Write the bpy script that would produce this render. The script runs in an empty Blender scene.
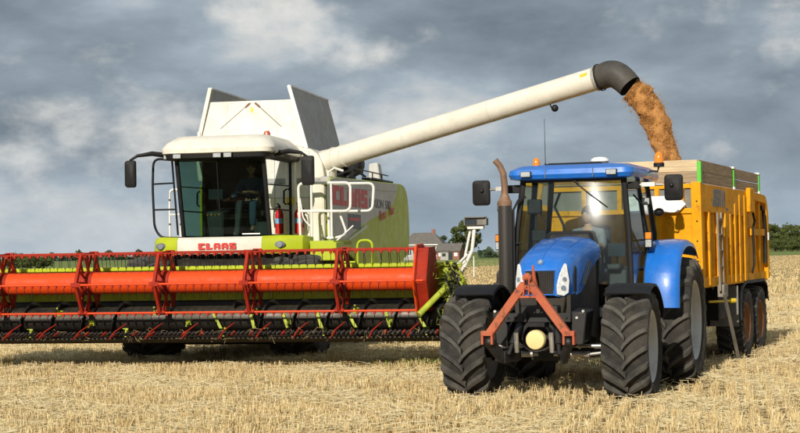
import bpy, math, random
import numpy as np
from mathutils import Vector, Matrix, Quaternion

random.seed(7); rng = np.random.default_rng(11)
S = bpy.context.scene
COL = S.collection
PI = math.pi
R = math.radians

# ---------------------------------------------------------------- camera
cam_d = bpy.data.cameras.new('camera'); cam = bpy.data.objects.new('camera', cam_d); COL.objects.link(cam)
cam_d.sensor_width = 36.0; cam_d.lens = 36.0 * 1600 / 800; cam_d.clip_start = 0.1; cam_d.clip_end = 12000
_p = math.atan(36.3 / 1600); _r = math.atan(0.017)
_f = Vector((0, math.cos(_p), math.sin(_p))); _u = Vector((1, 0, 0)).cross(_f)
_rt = Vector((1, 0, 0)) * math.cos(_r) - _u * math.sin(_r); _up = _rt.cross(_f)
cam.matrix_world = Matrix(((_rt.x, _up.x, -_f.x, 0), (_rt.y, _up.y, -_f.y, 0), (_rt.z, _up.z, -_f.z, 1.9), (0, 0, 0, 1)))
S.camera = cam

# ---------------------------------------------------------------- light
SUN_EL, SUN_PHI = 25.0, 18.5          # elevation; sunlight travels this far to the right of straight ahead
sd = bpy.data.lights.new('sun', 'SUN'); sun = bpy.data.objects.new('sun', sd); COL.objects.link(sun)
sd.energy = 4.6; sd.angle = R(0.53); sd.color = (1.0, 0.92, 0.79)
_l = Vector((math.sin(R(SUN_PHI)) * math.cos(R(SUN_EL)), math.cos(R(SUN_PHI)) * math.cos(R(SUN_EL)), -math.sin(R(SUN_EL))))
sun.rotation_euler = _l.to_track_quat('-Z', 'Y').to_euler()

W = bpy.data.worlds.new('World'); S.world = W; W.use_nodes = True
wn = W.node_tree; wn.nodes.clear()
def N(nt, typ, **kw):
    n = nt.nodes.new(typ)
    for k, v in kw.items():
        if k.startswith('i_'):
            n.inputs[k[2:].replace('_', ' ')].default_value = v
        else: setattr(n, k, v)
    return n
def L(nt, a, b): nt.links.new(a, b)
def world():
    nt = wn
    out = N(nt, 'ShaderNodeOutputWorld'); bg = N(nt, 'ShaderNodeBackground')
    sky = N(nt, 'ShaderNodeTexSky', sky_type='NISHITA', sun_disc=False)
    sky.sun_elevation = R(SUN_EL); sky.sun_rotation = R(180 + SUN_PHI); sky.air_density = 1.0; sky.dust_density = 0.3; sky.ozone_density = 2.0
    skm = N(nt, 'ShaderNodeMix', data_type='RGBA', blend_type='MULTIPLY'); skm.inputs[0].default_value = 1
    skm.inputs[7].default_value = (0.072, 0.082, 0.095, 1)
    L(nt, sky.outputs[0], skm.inputs[6])
    tc = N(nt, 'ShaderNodeTexCoord')
    sep = N(nt, 'ShaderNodeSeparateXYZ'); L(nt, tc.outputs['Generated'], sep.inputs[0])
    # broad banks of cloud, wider than tall
    mp = N(nt, 'ShaderNodeMapping'); mp.inputs['Location'].default_value = CLOUD_SHIFT; mp.inputs['Scale'].default_value = (1, 1, 2.3)
    L(nt, tc.outputs['Generated'], mp.inputs['Vector'])
    n1 = N(nt, 'ShaderNodeTexNoise'); n1.inputs['Scale'].default_value = 5.0; n1.inputs['Detail'].default_value = 9; n1.inputs['Roughness'].default_value = 0.5
    n2 = N(nt, 'ShaderNodeTexNoise'); n2.inputs['Scale'].default_value = 6.5; n2.inputs['Detail'].default_value = 10; n2.inputs['Roughness'].default_value = 0.57; n2.inputs['Distortion'].default_value = 0.15
    mp2 = N(nt, 'ShaderNodeMapping'); mp2.inputs['Location'].default_value = (5.3, 1.7, 2.2); L(nt, mp.outputs[0], mp2.inputs['Vector'])
    L(nt, mp.outputs[0], n1.inputs['Vector']); L(nt, mp2.outputs[0], n2.inputs['Vector'])
    # cover: where cloud hides the blue
    cov = N(nt, 'ShaderNodeMapRange', interpolation_type='SMOOTHSTEP'); L(nt, n1.outputs[0], cov.inputs['Value'])
    cov.inputs['From Min'].default_value = 0.2; cov.inputs['From Max'].default_value = 0.42
    # thickness: grey bellies seen overhead, paler flanks lower down
    zc = N(nt, 'ShaderNodeMath', operation='MINIMUM'); zc.inputs[1].default_value = 0.25; L(nt, sep.outputs['Z'], zc.inputs[0])
    zm = N(nt, 'ShaderNodeMath', operation='MULTIPLY_ADD'); zm.inputs[1].default_value = -0.55; zm.inputs[2].default_value = 0.03; L(nt, zc.outputs[0], zm.inputs[0])
    za = N(nt, 'ShaderNodeMath', operation='ADD'); L(nt, n2.outputs[0], za.inputs[0]); L(nt, zm.outputs[0], za.inputs[1])
    ramp = N(nt, 'ShaderNodeValToRGB'); L(nt, za.outputs[0], ramp.inputs[0])
    cr = ramp.color_ramp
    cr.elements[0].position = 0.24; cr.elements[0].color = (0.14, 0.178, 0.215, 1)
    e = cr.elements.new(0.37); e.color = (0.192, 0.237, 0.282, 1)
    cr.elements[1].position = 0.66; cr.elements[1].color = (0.53, 0.55, 0.555, 1)
    e = cr.elements.new(0.46); e.color = (0.258, 0.312, 0.362, 1)
    e = cr.elements.new(0.55); e.color = (0.335, 0.40, 0.455, 1)
    # sunlit heads of cumulus with firmer edges
    mp3 = N(nt, 'ShaderNodeMapping'); mp3.inputs['Location'].default_value = HEAD_SHIFT; mp3.inputs['Scale'].default_value = (1, 1, 1.7); L(nt, tc.outputs['Generated'], mp3.inputs['Vector'])
    n3 = N(nt, 'ShaderNodeTexNoise'); n3.inputs['Scale'].default_value = 9.5; n3.inputs['Detail'].default_value = 12; n3.inputs['Roughness'].default_value = 0.56; n3.inputs['Distortion'].default_value = 0.1
    L(nt, mp3.outputs[0], n3.inputs['Vector'])
    hm = N(nt, 'ShaderNodeMapRange', interpolation_type='SMOOTHSTEP'); L(nt, n3.outputs[0], hm.inputs['Value'])
    hm.inputs['From Min'].default_value = 0.50; hm.inputs['From Max'].default_value = 0.70; hm.inputs['To Max'].default_value = 0.9
    heads = N(nt, 'ShaderNodeMix', data_type='RGBA'); L(nt, hm.outputs[0], heads.inputs[0]); L(nt, ramp.outputs[0], heads.inputs[6]); heads.inputs[7].default_value = (0.70, 0.69, 0.655, 1)
    mix = N(nt, 'ShaderNodeMix', data_type='RGBA'); L(nt, cov.outputs[0], mix.inputs[0])
    L(nt, skm.outputs[2], mix.inputs[6]); L(nt, heads.outputs[2], mix.inputs[7])
    hz = N(nt, 'ShaderNodeMapRange', interpolation_type='SMOOTHSTEP'); L(nt, sep.outputs['Z'], hz.inputs['Value'])
    hz.inputs['From Min'].default_value = -0.02; hz.inputs['From Max'].default_value = 0.08; hz.inputs['To Min'].default_value = 0.5; hz.inputs['To Max'].default_value = 0.0
    mh = N(nt, 'ShaderNodeMix', data_type='RGBA'); L(nt, hz.outputs[0], mh.inputs[0]); L(nt, mix.outputs[2], mh.inputs[6]); mh.inputs[7].default_value = (0.33, 0.42, 0.51, 1)
    L(nt, mh.outputs[2], bg.inputs[0]); bg.inputs[1].default_value = 1.12
    L(nt, bg.outputs[0], out.inputs[0])
HEAD_SHIFT = (2.9049, -7.0171, -8.5151)
CLOUD_SHIFT = (-4.7166, 0.7961, -2.3408)
world()
vs = S.view_settings; vs.view_transform = 'Standard'; vs.look = 'None'; vs.exposure = 0.0; vs.gamma = 1.0; vs.use_curve_mapping = False
S.cycles.max_bounces = 8; S.cycles.transparent_max_bounces = 24; S.cycles.glossy_bounces = 4
S.cycles.sample_clamp_indirect = 8.0

# ---------------------------------------------------------------- materials
M = {}
def mk(name, col, rough=0.5, metal=0.0, var=0.12, scale=5.0, dust=0.0, dcol=(0.36, 0.27, 0.15), bump=0.0, bscale=60, coat=0.0, spec=0.5, streak=None, wear=None):
    m = bpy.data.materials.new(name); m.use_nodes = True; nt = m.node_tree; nt.nodes.clear()
    out = N(nt, 'ShaderNodeOutputMaterial'); b = N(nt, 'ShaderNodeBsdfPrincipled'); L(nt, b.outputs[0], out.inputs[0])
    tc = N(nt, 'ShaderNodeTexCoord'); vec = tc.outputs['Object']
    if streak:
        mp = N(nt, 'ShaderNodeMapping'); mp.inputs['Scale'].default_value = streak; L(nt, vec, mp.inputs[0]); vec = mp.outputs[0]
    n = N(nt, 'ShaderNodeTexNoise'); n.inputs['Scale'].default_value = scale; n.inputs['Detail'].default_value = 6; n.inputs['Roughness'].default_value = 0.6
    L(nt, vec, n.inputs['Vector'])
    mr = N(nt, 'ShaderNodeMapRange'); mr.inputs['From Min'].default_value = 0.3; mr.inputs['From Max'].default_value = 0.7
    mr.inputs['To Min'].default_value = 1 - var; mr.inputs['To Max'].default_value = 1 + var; L(nt, n.outputs[0], mr.inputs[0])
    mul = N(nt, 'ShaderNodeMix', data_type='RGBA', blend_type='MULTIPLY'); mul.inputs[0].default_value = 1; mul.inputs[6].default_value = (*col, 1)
    L(nt, mr.outputs[0], mul.inputs[7])
    cur = mul.outputs[2]
    rsock = None
    def layer(cur, amount, c, sc, lo, hi):
        n2 = N(nt, 'ShaderNodeTexNoise'); n2.inputs['Scale'].default_value = sc; n2.inputs['Detail'].default_value = 8; n2.inputs['Roughness'].default_value = 0.7
        L(nt, tc.outputs['Object'], n2.inputs['Vector'])
        r2 = N(nt, 'ShaderNodeMapRange'); r2.inputs['From Min'].default_value = lo; r2.inputs['From Max'].default_value = hi; r2.inputs['To Max'].default_value = amount
        L(nt, n2.outputs[0], r2.inputs[0])
        mx = N(nt, 'ShaderNodeMix', data_type='RGBA'); L(nt, r2.outputs[0], mx.inputs[0]); L(nt, cur, mx.inputs[6]); mx.inputs[7].default_value = (*c, 1)
        return mx.outputs[2], r2.outputs[0]
    if dust:
        cur, rsock = layer(cur, dust, dcol, 3.1, 0.36, 0.72)
    if wear:
        cur, _ = layer(cur, wear[0], wear[1], wear[2], 0.56, 0.62)
    L(nt, cur, b.inputs['Base Color'])
    b.inputs['Metallic'].default_value = metal; b.inputs['Specular IOR Level'].default_value = spec
    if rsock is not None:
        rr = N(nt, 'ShaderNodeMapRange'); rr.inputs['From Max'].default_value = max(dust, 1e-3); rr.inputs['To Min'].default_value = rough; rr.inputs['To Max'].default_value = min(1, rough + 0.35)
        L(nt, rsock, rr.inputs[0]); L(nt, rr.outputs[0], b.inputs['Roughness'])
    else: b.inputs['Roughness'].default_value = rough
    if coat: b.inputs['Coat Weight'].default_value = coat; b.inputs['Coat Roughness'].default_value = 0.08
    if bump:
        nb = N(nt, 'ShaderNodeTexNoise'); nb.inputs['Scale'].default_value = bscale; nb.inputs['Detail'].default_value = 4; L(nt, tc.outputs['Object'], nb.inputs['Vector'])
        bp = N(nt, 'ShaderNodeBump'); bp.inputs['Strength'].default_value = bump; bp.inputs['Distance'].default_value = 0.02; L(nt, nb.outputs[0], bp.inputs['Height']); L(nt, bp.outputs[0], b.inputs['Normal'])
    M[name] = m; return m
def mk_glass(name, tint, rough=0.02, gloss=(0.9, 0.95, 1.0), film=0.0, filmcol=(0.5, 0.45, 0.35), ior=1.5, halo=0.0):
    m = bpy.data.materials.new(name); m.use_nodes = True; nt = m.node_tree; nt.nodes.clear()
    out = N(nt, 'ShaderNodeOutputMaterial'); t = N(nt, 'ShaderNodeBsdfTransparent'); t.inputs[0].default_value = (*tint, 1)
    g = N(nt, 'ShaderNodeBsdfGlossy'); g.inputs[0].default_value = (*gloss, 1); g.inputs['Roughness'].default_value = rough
    fr = N(nt, 'ShaderNodeFresnel'); fr.inputs[0].default_value = ior
    mx = N(nt, 'ShaderNodeMixShader'); L(nt, fr.outputs[0], mx.inputs[0]); L(nt, t.outputs[0], mx.inputs[1]); L(nt, g.outputs[0], mx.inputs[2])
    last = mx.outputs[0]
    if halo:
        g2 = N(nt, 'ShaderNodeBsdfGlossy'); g2.inputs[0].default_value = (*gloss, 1); g2.inputs['Roughness'].default_value = 0.20
        mg = N(nt, 'ShaderNodeMixShader'); mg.inputs[0].default_value = halo; L(nt, g.outputs[0], mg.inputs[1]); L(nt, g2.outputs[0], mg.inputs[2]); L(nt, mg.outputs[0], mx.inputs[2])
    if film:
        d = N(nt, 'ShaderNodeBsdfDiffuse'); d.inputs[0].default_value = (*filmcol, 1)
        n = N(nt, 'ShaderNodeTexNoise'); n.inputs['Scale'].default_value = 2.2; n.inputs['Detail'].default_value = 6
        tc = N(nt, 'ShaderNodeTexCoord'); L(nt, tc.outputs['Object'], n.inputs['Vector'])
        r = N(nt, 'ShaderNodeMapRange'); r.inputs['From Min'].default_value = 0.35; r.inputs['From Max'].default_value = 0.75; r.inputs['To Max'].default_value = film; r.inputs['To Min'].default_value = film * 0.15; L(nt, n.outputs[0], r.inputs[0])
        m2 = N(nt, 'ShaderNodeMixShader'); L(nt, r.outputs[0], m2.inputs[0]); L(nt, last, m2.inputs[1]); L(nt, d.outputs[0], m2.inputs[2]); last = m2.outputs[0]
    L(nt, last, out.inputs[0]); M[name] = m; return m
def mk_emit_free_lens(name, col): return mk(name, col, rough=0.12, var=0.25, scale=40, spec=0.8, coat=0.6)

mk('cream_paint', (0.78, 0.75, 0.66), rough=0.42, var=0.06, dust=0.36, dcol=(0.50, 0.43, 0.31), coat=0.15, wear=(0.16, (0.36, 0.29, 0.2), 11), bump=0.05, bscale=5)
mk('white_rail', (0.78, 0.78, 0.74), rough=0.4, var=0.06, dust=0.2)
mk('silver_panel', (0.56, 0.56, 0.53), rough=0.5, var=0.08, wear=(0.14,(0.3,0.27,0.2),9), dust=0.3, dcol=(0.42, 0.37, 0.28))
mk('grey_sheet', (0.40, 0.40, 0.385), rough=0.5, metal=0.25, var=0.12, dust=0.25, bump=0.1, bscale=14)
mk('lime_paint', (0.43, 0.51, 0.012), rough=0.4, var=0.10, dust=0.22, dcol=(0.34, 0.32, 0.06), coat=0.1, spec=0.3, wear=(0.12,(0.25,0.24,0.06),10))
mk('lime_worn', (0.40, 0.48, 0.03), rough=0.55, var=0.2, dust=0.45, dcol=(0.22, 0.18, 0.08))
mk('reel_orange', (0.70, 0.060, 0.004), rough=0.45, var=0.10, dust=0.10, dcol=(0.45,0.14,0.05), spec=0.3, streak=(0.15, 1, 1), wear=(0.25,(0.35,0.12,0.06),7))
mk('reel_red', (0.34, 0.022, 0.007), rough=0.55, var=0.18, dust=0.08, dcol=(0.14,0.05,0.025), spec=0.25)
mk('guard_red', (0.22, 0.014, 0.010), rough=0.5, var=0.4, scale=30, dust=0.35, dcol=(0.07,0.045,0.03))
mk('decal_red', (0.60, 0.025, 0.02), rough=0.45, var=0.08)
mk('decal_grey', (0.10, 0.11, 0.12), rough=0.5, var=0.1)
mk('black_plastic', (0.009, 0.009, 0.010), rough=0.45, var=0.25, dust=0.04, dcol=(0.08, 0.065, 0.045), spec=0.3)
mk('black_metal', (0.013, 0.013, 0.014), rough=0.4, metal=0.2, var=0.3, dust=0.12, dcol=(0.10, 0.08, 0.055))
mk('dirty_metal', (0.028, 0.025, 0.022), rough=0.6, metal=0.3, var=0.35, dust=0.35, dcol=(0.10, 0.075, 0.045))
mk('auger_steel', (0.050, 0.045, 0.042), rough=0.36, metal=0.75, var=0.35, dust=0.4, dcol=(0.13, 0.10, 0.06), streak=(0.3, 1, 1))
mk('bare_steel', (0.55, 0.54, 0.52), rough=0.32, metal=0.85, var=0.2, dust=0.2)
mk('tread_lug', (0.048, 0.047, 0.045), rough=0.75, var=0.35, scale=11, dust=0.7, dcol=(0.155, 0.14, 0.115), spec=0.3, bump=0.2, bscale=30)
mk('rubber', (0.024, 0.023, 0.022), rough=0.8, var=0.3, scale=9, dust=0.6, dcol=(0.105, 0.09, 0.07), spec=0.3, bump=0.15, bscale=45)
mk('rim_grey', (0.55, 0.55, 0.53), rough=0.45, metal=0.1, var=0.08, dust=0.45, dcol=(0.30, 0.24, 0.16))
mk('rim_orange', (0.28, 0.09, 0.010), rough=0.6, var=0.15, dust=0.5, dcol=(0.2,0.14,0.08))
mk('blue_paint', (0.007, 0.15, 0.60), rough=0.24, var=0.08, dust=0.14, dcol=(0.11, 0.20, 0.33), coat=0.5, wear=(0.10,(0.22,0.25,0.27),16))
mk('rust_red', (0.44, 0.085, 0.035), rough=0.7, var=0.2, dust=0.3, wear=(0.85, (0.13, 0.055, 0.03), 9), bump=0.2)
mk('rust_pipe', (0.25, 0.15, 0.095), rough=0.7, metal=0.3, var=0.3, scale=12)
mk('pto_cream', (0.80, 0.66, 0.30), rough=0.5, var=0.08, dust=0.25, wear=(0.5, (0.45, 0.36, 0.18), 8))
mk('trailer_yellow', (0.78, 0.345, 0.003), rough=0.55, var=0.12, dust=0.25, dcol=(0.36, 0.155, 0.012), wear=(0.5, (0.28, 0.11, 0.015), 6), spec=0.2, bump=0.08, bscale=6)
mk('plank_wood', (0.33, 0.24, 0.145), rough=0.8, var=0.35, scale=7, streak=(0.25, 0.25, 5), bump=0.3, bscale=30)
mk('plank_wood_light', (0.60, 0.46, 0.28), rough=0.8, var=0.3, scale=7, streak=(0.25, 0.25, 5), bump=0.3, bscale=30)
mk('post_green', (0.10, 0.52, 0.04), rough=0.5, var=0.1, dust=0.15)
mk('white_board', (0.80, 0.80, 0.78), rough=0.6, var=0.05)
mk('amber', (0.85, 0.24, 0.015), rough=0.15, var=0.15, coat=0.6)
mk('red_lamp', (0.45, 0.08, 0.04), rough=0.25, var=0.15, coat=0.4)
mk('red_cylinder', (0.62, 0.02, 0.02), rough=0.3, var=0.08, coat=0.4)
mk('blue_sticker', (0.25, 0.42, 0.66), rough=0.4, var=0.1)
mk('yellow_sticker', (0.80, 0.58, 0.03), rough=0.45, var=0.1)
mk_emit_free_lens('lens', (0.42, 0.44, 0.45))
mk('lamp_grey', (0.20, 0.21, 0.22), rough=0.15, var=0.3, scale=30, coat=0.7, metal=0.3)
mk('chrome', (0.75, 0.75, 0.75), rough=0.12, metal=1.0, var=0.1)
mk('mirror_glass', (0.5, 0.52, 0.55), rough=0.04, metal=1.0, var=0.05)
mk('spout_rubber', (0.045, 0.043, 0.040), rough=0.55, var=0.25, dust=0.35, dcol=(0.15, 0.12, 0.08))
mk('mesh_grey', (0.20, 0.19, 0.17), rough=0.7, var=0.2, metal=0.2)
mk('interior_grey', (0.06, 0.065, 0.07), rough=0.7, var=0.2)
mk('interior_dark', (0.022, 0.023, 0.025), rough=0.8, var=0.2)
mk('seat_blue', (0.035, 0.05, 0.08), rough=0.85, var=0.25)
mk('skin', (0.48, 0.26, 0.17), rough=0.55, var=0.1)
mk('shirt_blue', (0.035, 0.10, 0.22), rough=0.9, var=0.15)
mk('shirt_grey', (0.22, 0.24, 0.28), rough=0.9, var=0.15)
mk('jeans', (0.06, 0.10, 0.17), rough=0.9, var=0.2)
mk('hair_brown', (0.06, 0.035, 0.02), rough=0.8, var=0.3)
mk('screen', (0.03, 0.04, 0.05), rough=0.12, var=0.1, coat=0.5)
mk('grain', (0.46, 0.22, 0.065), rough=0.85, var=0.22, scale=16, bump=0.8, bscale=55)
mk('brick', (0.26, 0.12, 0.08), rough=0.85, var=0.2)
mk('house_white', (0.38, 0.37, 0.34), rough=0.8, var=0.1)
mk('slate_roof', (0.15, 0.135, 0.12), rough=0.8, var=0.2, scale=1.5)
mk('dark_pane', (0.03, 0.035, 0.04), rough=0.1, var=0.1, coat=0.4)
mk('bark', (0.10, 0.075, 0.05), rough=0.9, var=0.3, bump=0.4, bscale=10)
mk_glass('cab_glass', (0.66, 0.77, 0.74), film=0.02, filmcol=(0.6,0.6,0.55), ior=1.42, halo=0.25, rough=0.055)
mk_glass('dark_cab_glass', (0.34, 0.47, 0.41), film=0.006, ior=1.22)
mk_glass('amber_glass', (0.95, 0.45, 0.08), rough=0.1)
def mk_var(name, c0, c1, c2, rough=0.9, transl=0.0):
    m = bpy.data.materials.new(name); m.use_nodes = True; nt = m.node_tree; b = nt.nodes['Principled BSDF']
    a = N(nt, 'ShaderNodeAttribute', attribute_name='tint'); r = N(nt, 'ShaderNodeValToRGB'); L(nt, a.outputs['Fac'], r.inputs[0])
    r.color_ramp.elements[0].color = (*c0, 1); r.color_ramp.elements[1].color = (*c2, 1); e = r.color_ramp.elements.new(0.5); e.color = (*c1, 1)
    L(nt, r.outputs[0], b.inputs['Base Color']); b.inputs['Roughness'].default_value = rough; b.inputs['Specular IOR Level'].default_value = 0.25
    if transl:
        out = nt.nodes['Material Output']; t = N(nt, 'ShaderNodeBsdfTranslucent'); L(nt, r.outputs[0], t.inputs[0])
        mx = N(nt, 'ShaderNodeMixShader'); mx.inputs[0].default_value = transl; L(nt, b.outputs[0], mx.inputs[1]); L(nt, t.outputs[0], mx.inputs[2]); L(nt, mx.outputs[0], out.inputs[0])
    M[name] = m
mk_var('straw', (0.44, 0.31, 0.13), (0.70, 0.54, 0.27), (0.88, 0.77, 0.50), transl=0.12)
mk('dull_steel', (0.22, 0.21, 0.19), rough=0.5, metal=0.5, var=0.3, dust=0.4)
mk_emit_free_lens('lens_clear', (0.72, 0.74, 0.74))
mk_var('leaf', (0.050, 0.070, 0.018), (0.10, 0.125, 0.035), (0.15, 0.17, 0.055), transl=0.25)
mk_var('leaf_far', (0.045, 0.07, 0.035), (0.06, 0.09, 0.05), (0.08, 0.11, 0.06))
mk_var('grain_bits', (0.38, 0.17, 0.05), (0.50, 0.25, 0.08), (0.60, 0.33, 0.12))
mk_var('weed', (0.06, 0.09, 0.012), (0.13, 0.17, 0.02), (0.26, 0.29, 0.04), transl=0.15)

# ---------------------------------------------------------------- mesh helpers
class MB:
    def __init__(s): s.v = []; s.f = []
    def add(s, vs, fs):
        o = len(s.v); s.v += [tuple(v) for v in vs]; s.f += [tuple(i + o for i in f) for f in fs]; return s
    def box(s, x0, x1, y0, y1, z0, z1):
        return s.add([(x0,y0,z0),(x1,y0,z0),(x1,y1,z0),(x0,y1,z0),(x0,y0,z1),(x1,y0,z1),(x1,y1,z1),(x0,y1,z1)],
              [(0,3,2,1),(4,5,6,7),(0,1,5,4),(1,2,6,5),(2,3,7,6),(3,0,4,7)])
    def hexa(s, P):     # 8 corners: bottom loop 0-3, top loop 4-7
        return s.add(P, [(0,3,2,1),(4,5,6,7),(0,1,5,4),(1,2,6,5),(2,3,7,6),(3,0,4,7)])
    def beam(s, p, q, w, h, up=(0, 0, 1)):
        p = Vector(p); q = Vector(q); d = (q - p).normalized(); up = Vector(up)
        if abs(d.dot(up)) > 0.98: up = Vector((0, 1, 0))
        a = d.cross(up).normalized() * w / 2; b = a.cross(d).normalized() * h / 2
        return s.hexa([p-a-b, p+a-b, q+a-b, q-a-b, p-a+b, p+a+b, q+a+b, q-a+b])
    def ring(s, c, n, r, seg, ref=None):
        n = Vector(n).normalized(); ref = Vector(ref) if ref else (Vector((0,0,1)) if abs(n.z) < .95 else Vector((1,0,0)))
        a = n.cross(ref).normalized(); b = a.cross(n).normalized(); c = Vector(c)
        return [c + a * (r * math.cos(2*PI*i/seg)) + b * (r * math.sin(2*PI*i/seg)) for i in range(seg)]
    def tube(s, pts, r, seg=8, closed=False):
        pts = [Vector(p) for p in pts]; n = len(pts); rs = r if isinstance(r, (list, tuple)) else [r] * n
        rings = []; ref = None
        for i, p in enumerate(pts):
            d = (pts[min(i+1, n-1)] - pts[max(i-1, 0)]) if not closed else (pts[(i+1) % n] - pts[i-1])
            d.normalize()
            if ref is None:
                ref = Vector((0,0,1)) if abs(d.z) < .9 else Vector((1,0,0))
            a = d.cross(ref)
            if a.length < 1e-4: a = d.cross(Vector((0.3, 1, 0.2)))
            a.normalize(); b = a.cross(d).normalized(); ref = b
            rings.append([p + a * (rs[i]*math.cos(2*PI*k/seg)) + b * (rs[i]*math.sin(2*PI*k/seg)) for k in range(seg)])
        return s.loft(rings, cap=not closed, wrap=closed)
    def loft(s, rings, cap=True, wrap=False, closed_ring=True):
        k = len(rings[0]); vs = [v for r in rings for v in r]; fs = []
        n = len(rings)
        for i in range(n if wrap else n - 1):
            j = (i + 1) % n
            for a in range(k if closed_ring else k - 1):
                b = (a + 1) % k; fs.append((i*k+a, i*k+b, j*k+b, j*k+a))
        if cap and not wrap and closed_ring:
            fs.append(tuple(range(k-1, -1, -1))); fs.append(tuple((n-1)*k + a for a in range(k)))
        return s.add(vs, fs)
    def cyl(s, p, q, r, r2=None, seg=16):
        return s.tube([p, q], [r, r if r2 is None else r2], seg)
    def lathe(s, prof, c, axis, seg=32, cap=False):   # prof: (h along axis, r)
        axis = Vector(axis).normalized(); c = Vector(c)
        rings = [s.ring(c + axis * h, axis, max(r, 1e-4), seg) for h, r in prof]
        return s.loft(rings, cap=cap)
    def ball(s, c, r, seg=14, n=9, sc=(1,1,1)):
        c = Vector(c); rings = []
        for i in range(n + 1):
            t = PI * i / n; rr = max(math.sin(t), 1e-3)
            rings.append([c + Vector((math.cos(2*PI*k/seg)*rr*r*sc[0], math.sin(2*PI*k/seg)*rr*r*sc[1], -math.cos(t)*r*sc[2])) for k in range(seg)])
        return s.loft(rings)
    def plate(s, poly, o, u, v, t):     # polygon in plane o + a*u + b*v, thickened by t along u x v
        o = Vector(o); u = Vector(u).normalized(); v = Vector(v).normalized(); n = u.cross(v).normalized() * t
        k = len(poly); A = [o + u*a + v*b for a, b in poly]; B = [p + n for p in A]
        fs = [tuple(range(k-1, -1, -1)), tuple(k + i for i in range(k))] + [(i, (i+1) % k, k + (i+1) % k, k + i) for i in range(k)]
        return s.add(A + B, fs)
    def grid(s, fn, nu, nv):
        vs = [fn(i/(nu-1), j/(nv-1)) for j in range(nv) for i in range(nu)]
        return s.add(vs, [(j*nu+i, j*nu+i+1, (j+1)*nu+i+1, (j+1)*nu+i) for j in range(nv-1) for i in range(nu-1)])
    def xf(s, mat):
        s.v = [tuple(mat @ Vector(v)) for v in s.v]; return s
    def mesh(s, name, mat, smooth=35):
        me = bpy.data.meshes.new(name); me.from_pydata(s.v, [], s.f); me.validate(); me.update()
        me.materials.append(M[mat] if isinstance(mat, str) else mat)
        if smooth:
            me.polygons.foreach_set('use_smooth', [True] * len(me.polygons)); me.set_sharp_from_angle(angle=R(smooth))
        return me
def fix_normals(me):
    import bmesh
    b = bmesh.new(); b.from_mesh(me); bmesh.ops.recalc_face_normals(b, faces=b.faces); b.to_mesh(me); b.free()
def obj(name, mb, mat, parent=None, bevel=0.0, smooth=35, seg=2, thick=0.0):
    me = mb if isinstance(mb, bpy.types.Mesh) else mb.mesh(name, mat, smooth)
    if not isinstance(mb, bpy.types.Mesh): fix_normals(me)
    o = bpy.data.objects.new(name, me); COL.objects.link(o)
    if parent: o.parent = parent
    if thick: md = o.modifiers.new('t', 'SOLIDIFY'); md.thickness = thick; md.offset = 0
    if bevel: md = o.modifiers.new('b', 'BEVEL'); md.width = bevel; md.segments = seg; md.limit_method = 'ANGLE'; md.angle_limit = R(40); md.harden_normals = False
    return o
def tag(o, label=None, cat=None, group=None, kind=None):
    if label: o['label'] = label
    if cat: o['category'] = cat
    if group: o['group'] = group
    if kind: o['kind'] = kind
    return o
def thing(name, label, cat, loc=(0, 0, 0), rz=0.0, group=None):
    o = bpy.data.objects.new(name, None); COL.objects.link(o); o.empty_display_size = 0.2
    o.location = loc; o.rotation_euler = (0, 0, rz); return tag(o, label, cat, group)
def holder(name, parent, loc=(0, 0, 0), rot=(0, 0, 0)):
    o = bpy.data.objects.new(name, None); COL.objects.link(o); o.parent = parent; o.location = loc; o.rotation_euler = rot; o.empty_display_size = 0.1; return o
def copy_tree(o, parent=None):
    c = o.copy(); COL.objects.link(c); c.parent = parent
    for ch in list(o.children): copy_tree(ch, c)
    return c
def lettering(name, s, size, o, u, v, mat, parent, depth=0.004, bold=0.0, sx=1.0, shear=0.0, align='LEFT', spacing=1.0):
    cu = bpy.data.curves.new(name, 'FONT'); cu.body = s; cu.size = size; cu.extrude = depth; cu.offset = bold; cu.shear = shear; cu.align_x = align; cu.space_character = spacing
    t = bpy.data.objects.new(name, cu); COL.objects.link(t)
    dg = bpy.context.evaluated_depsgraph_get(); dg.update()
    me = bpy.data.meshes.new_from_object(t.evaluated_get(dg)); bpy.data.objects.remove(t); bpy.data.curves.remove(cu)
    u = Vector(u).normalized(); v = Vector(v).normalized(); n = u.cross(v)
    mt = Matrix(((u.x*sx, v.x, n.x, o[0]), (u.y*sx, v.y, n.y, o[1]), (u.z*sx, v.z, n.z, o[2]), (0,0,0,1)))
    me.transform(mt); me.materials.clear(); me.materials.append(M[mat])
    ob = bpy.data.objects.new(name, me); COL.objects.link(ob); ob.parent = parent; return ob
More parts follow.
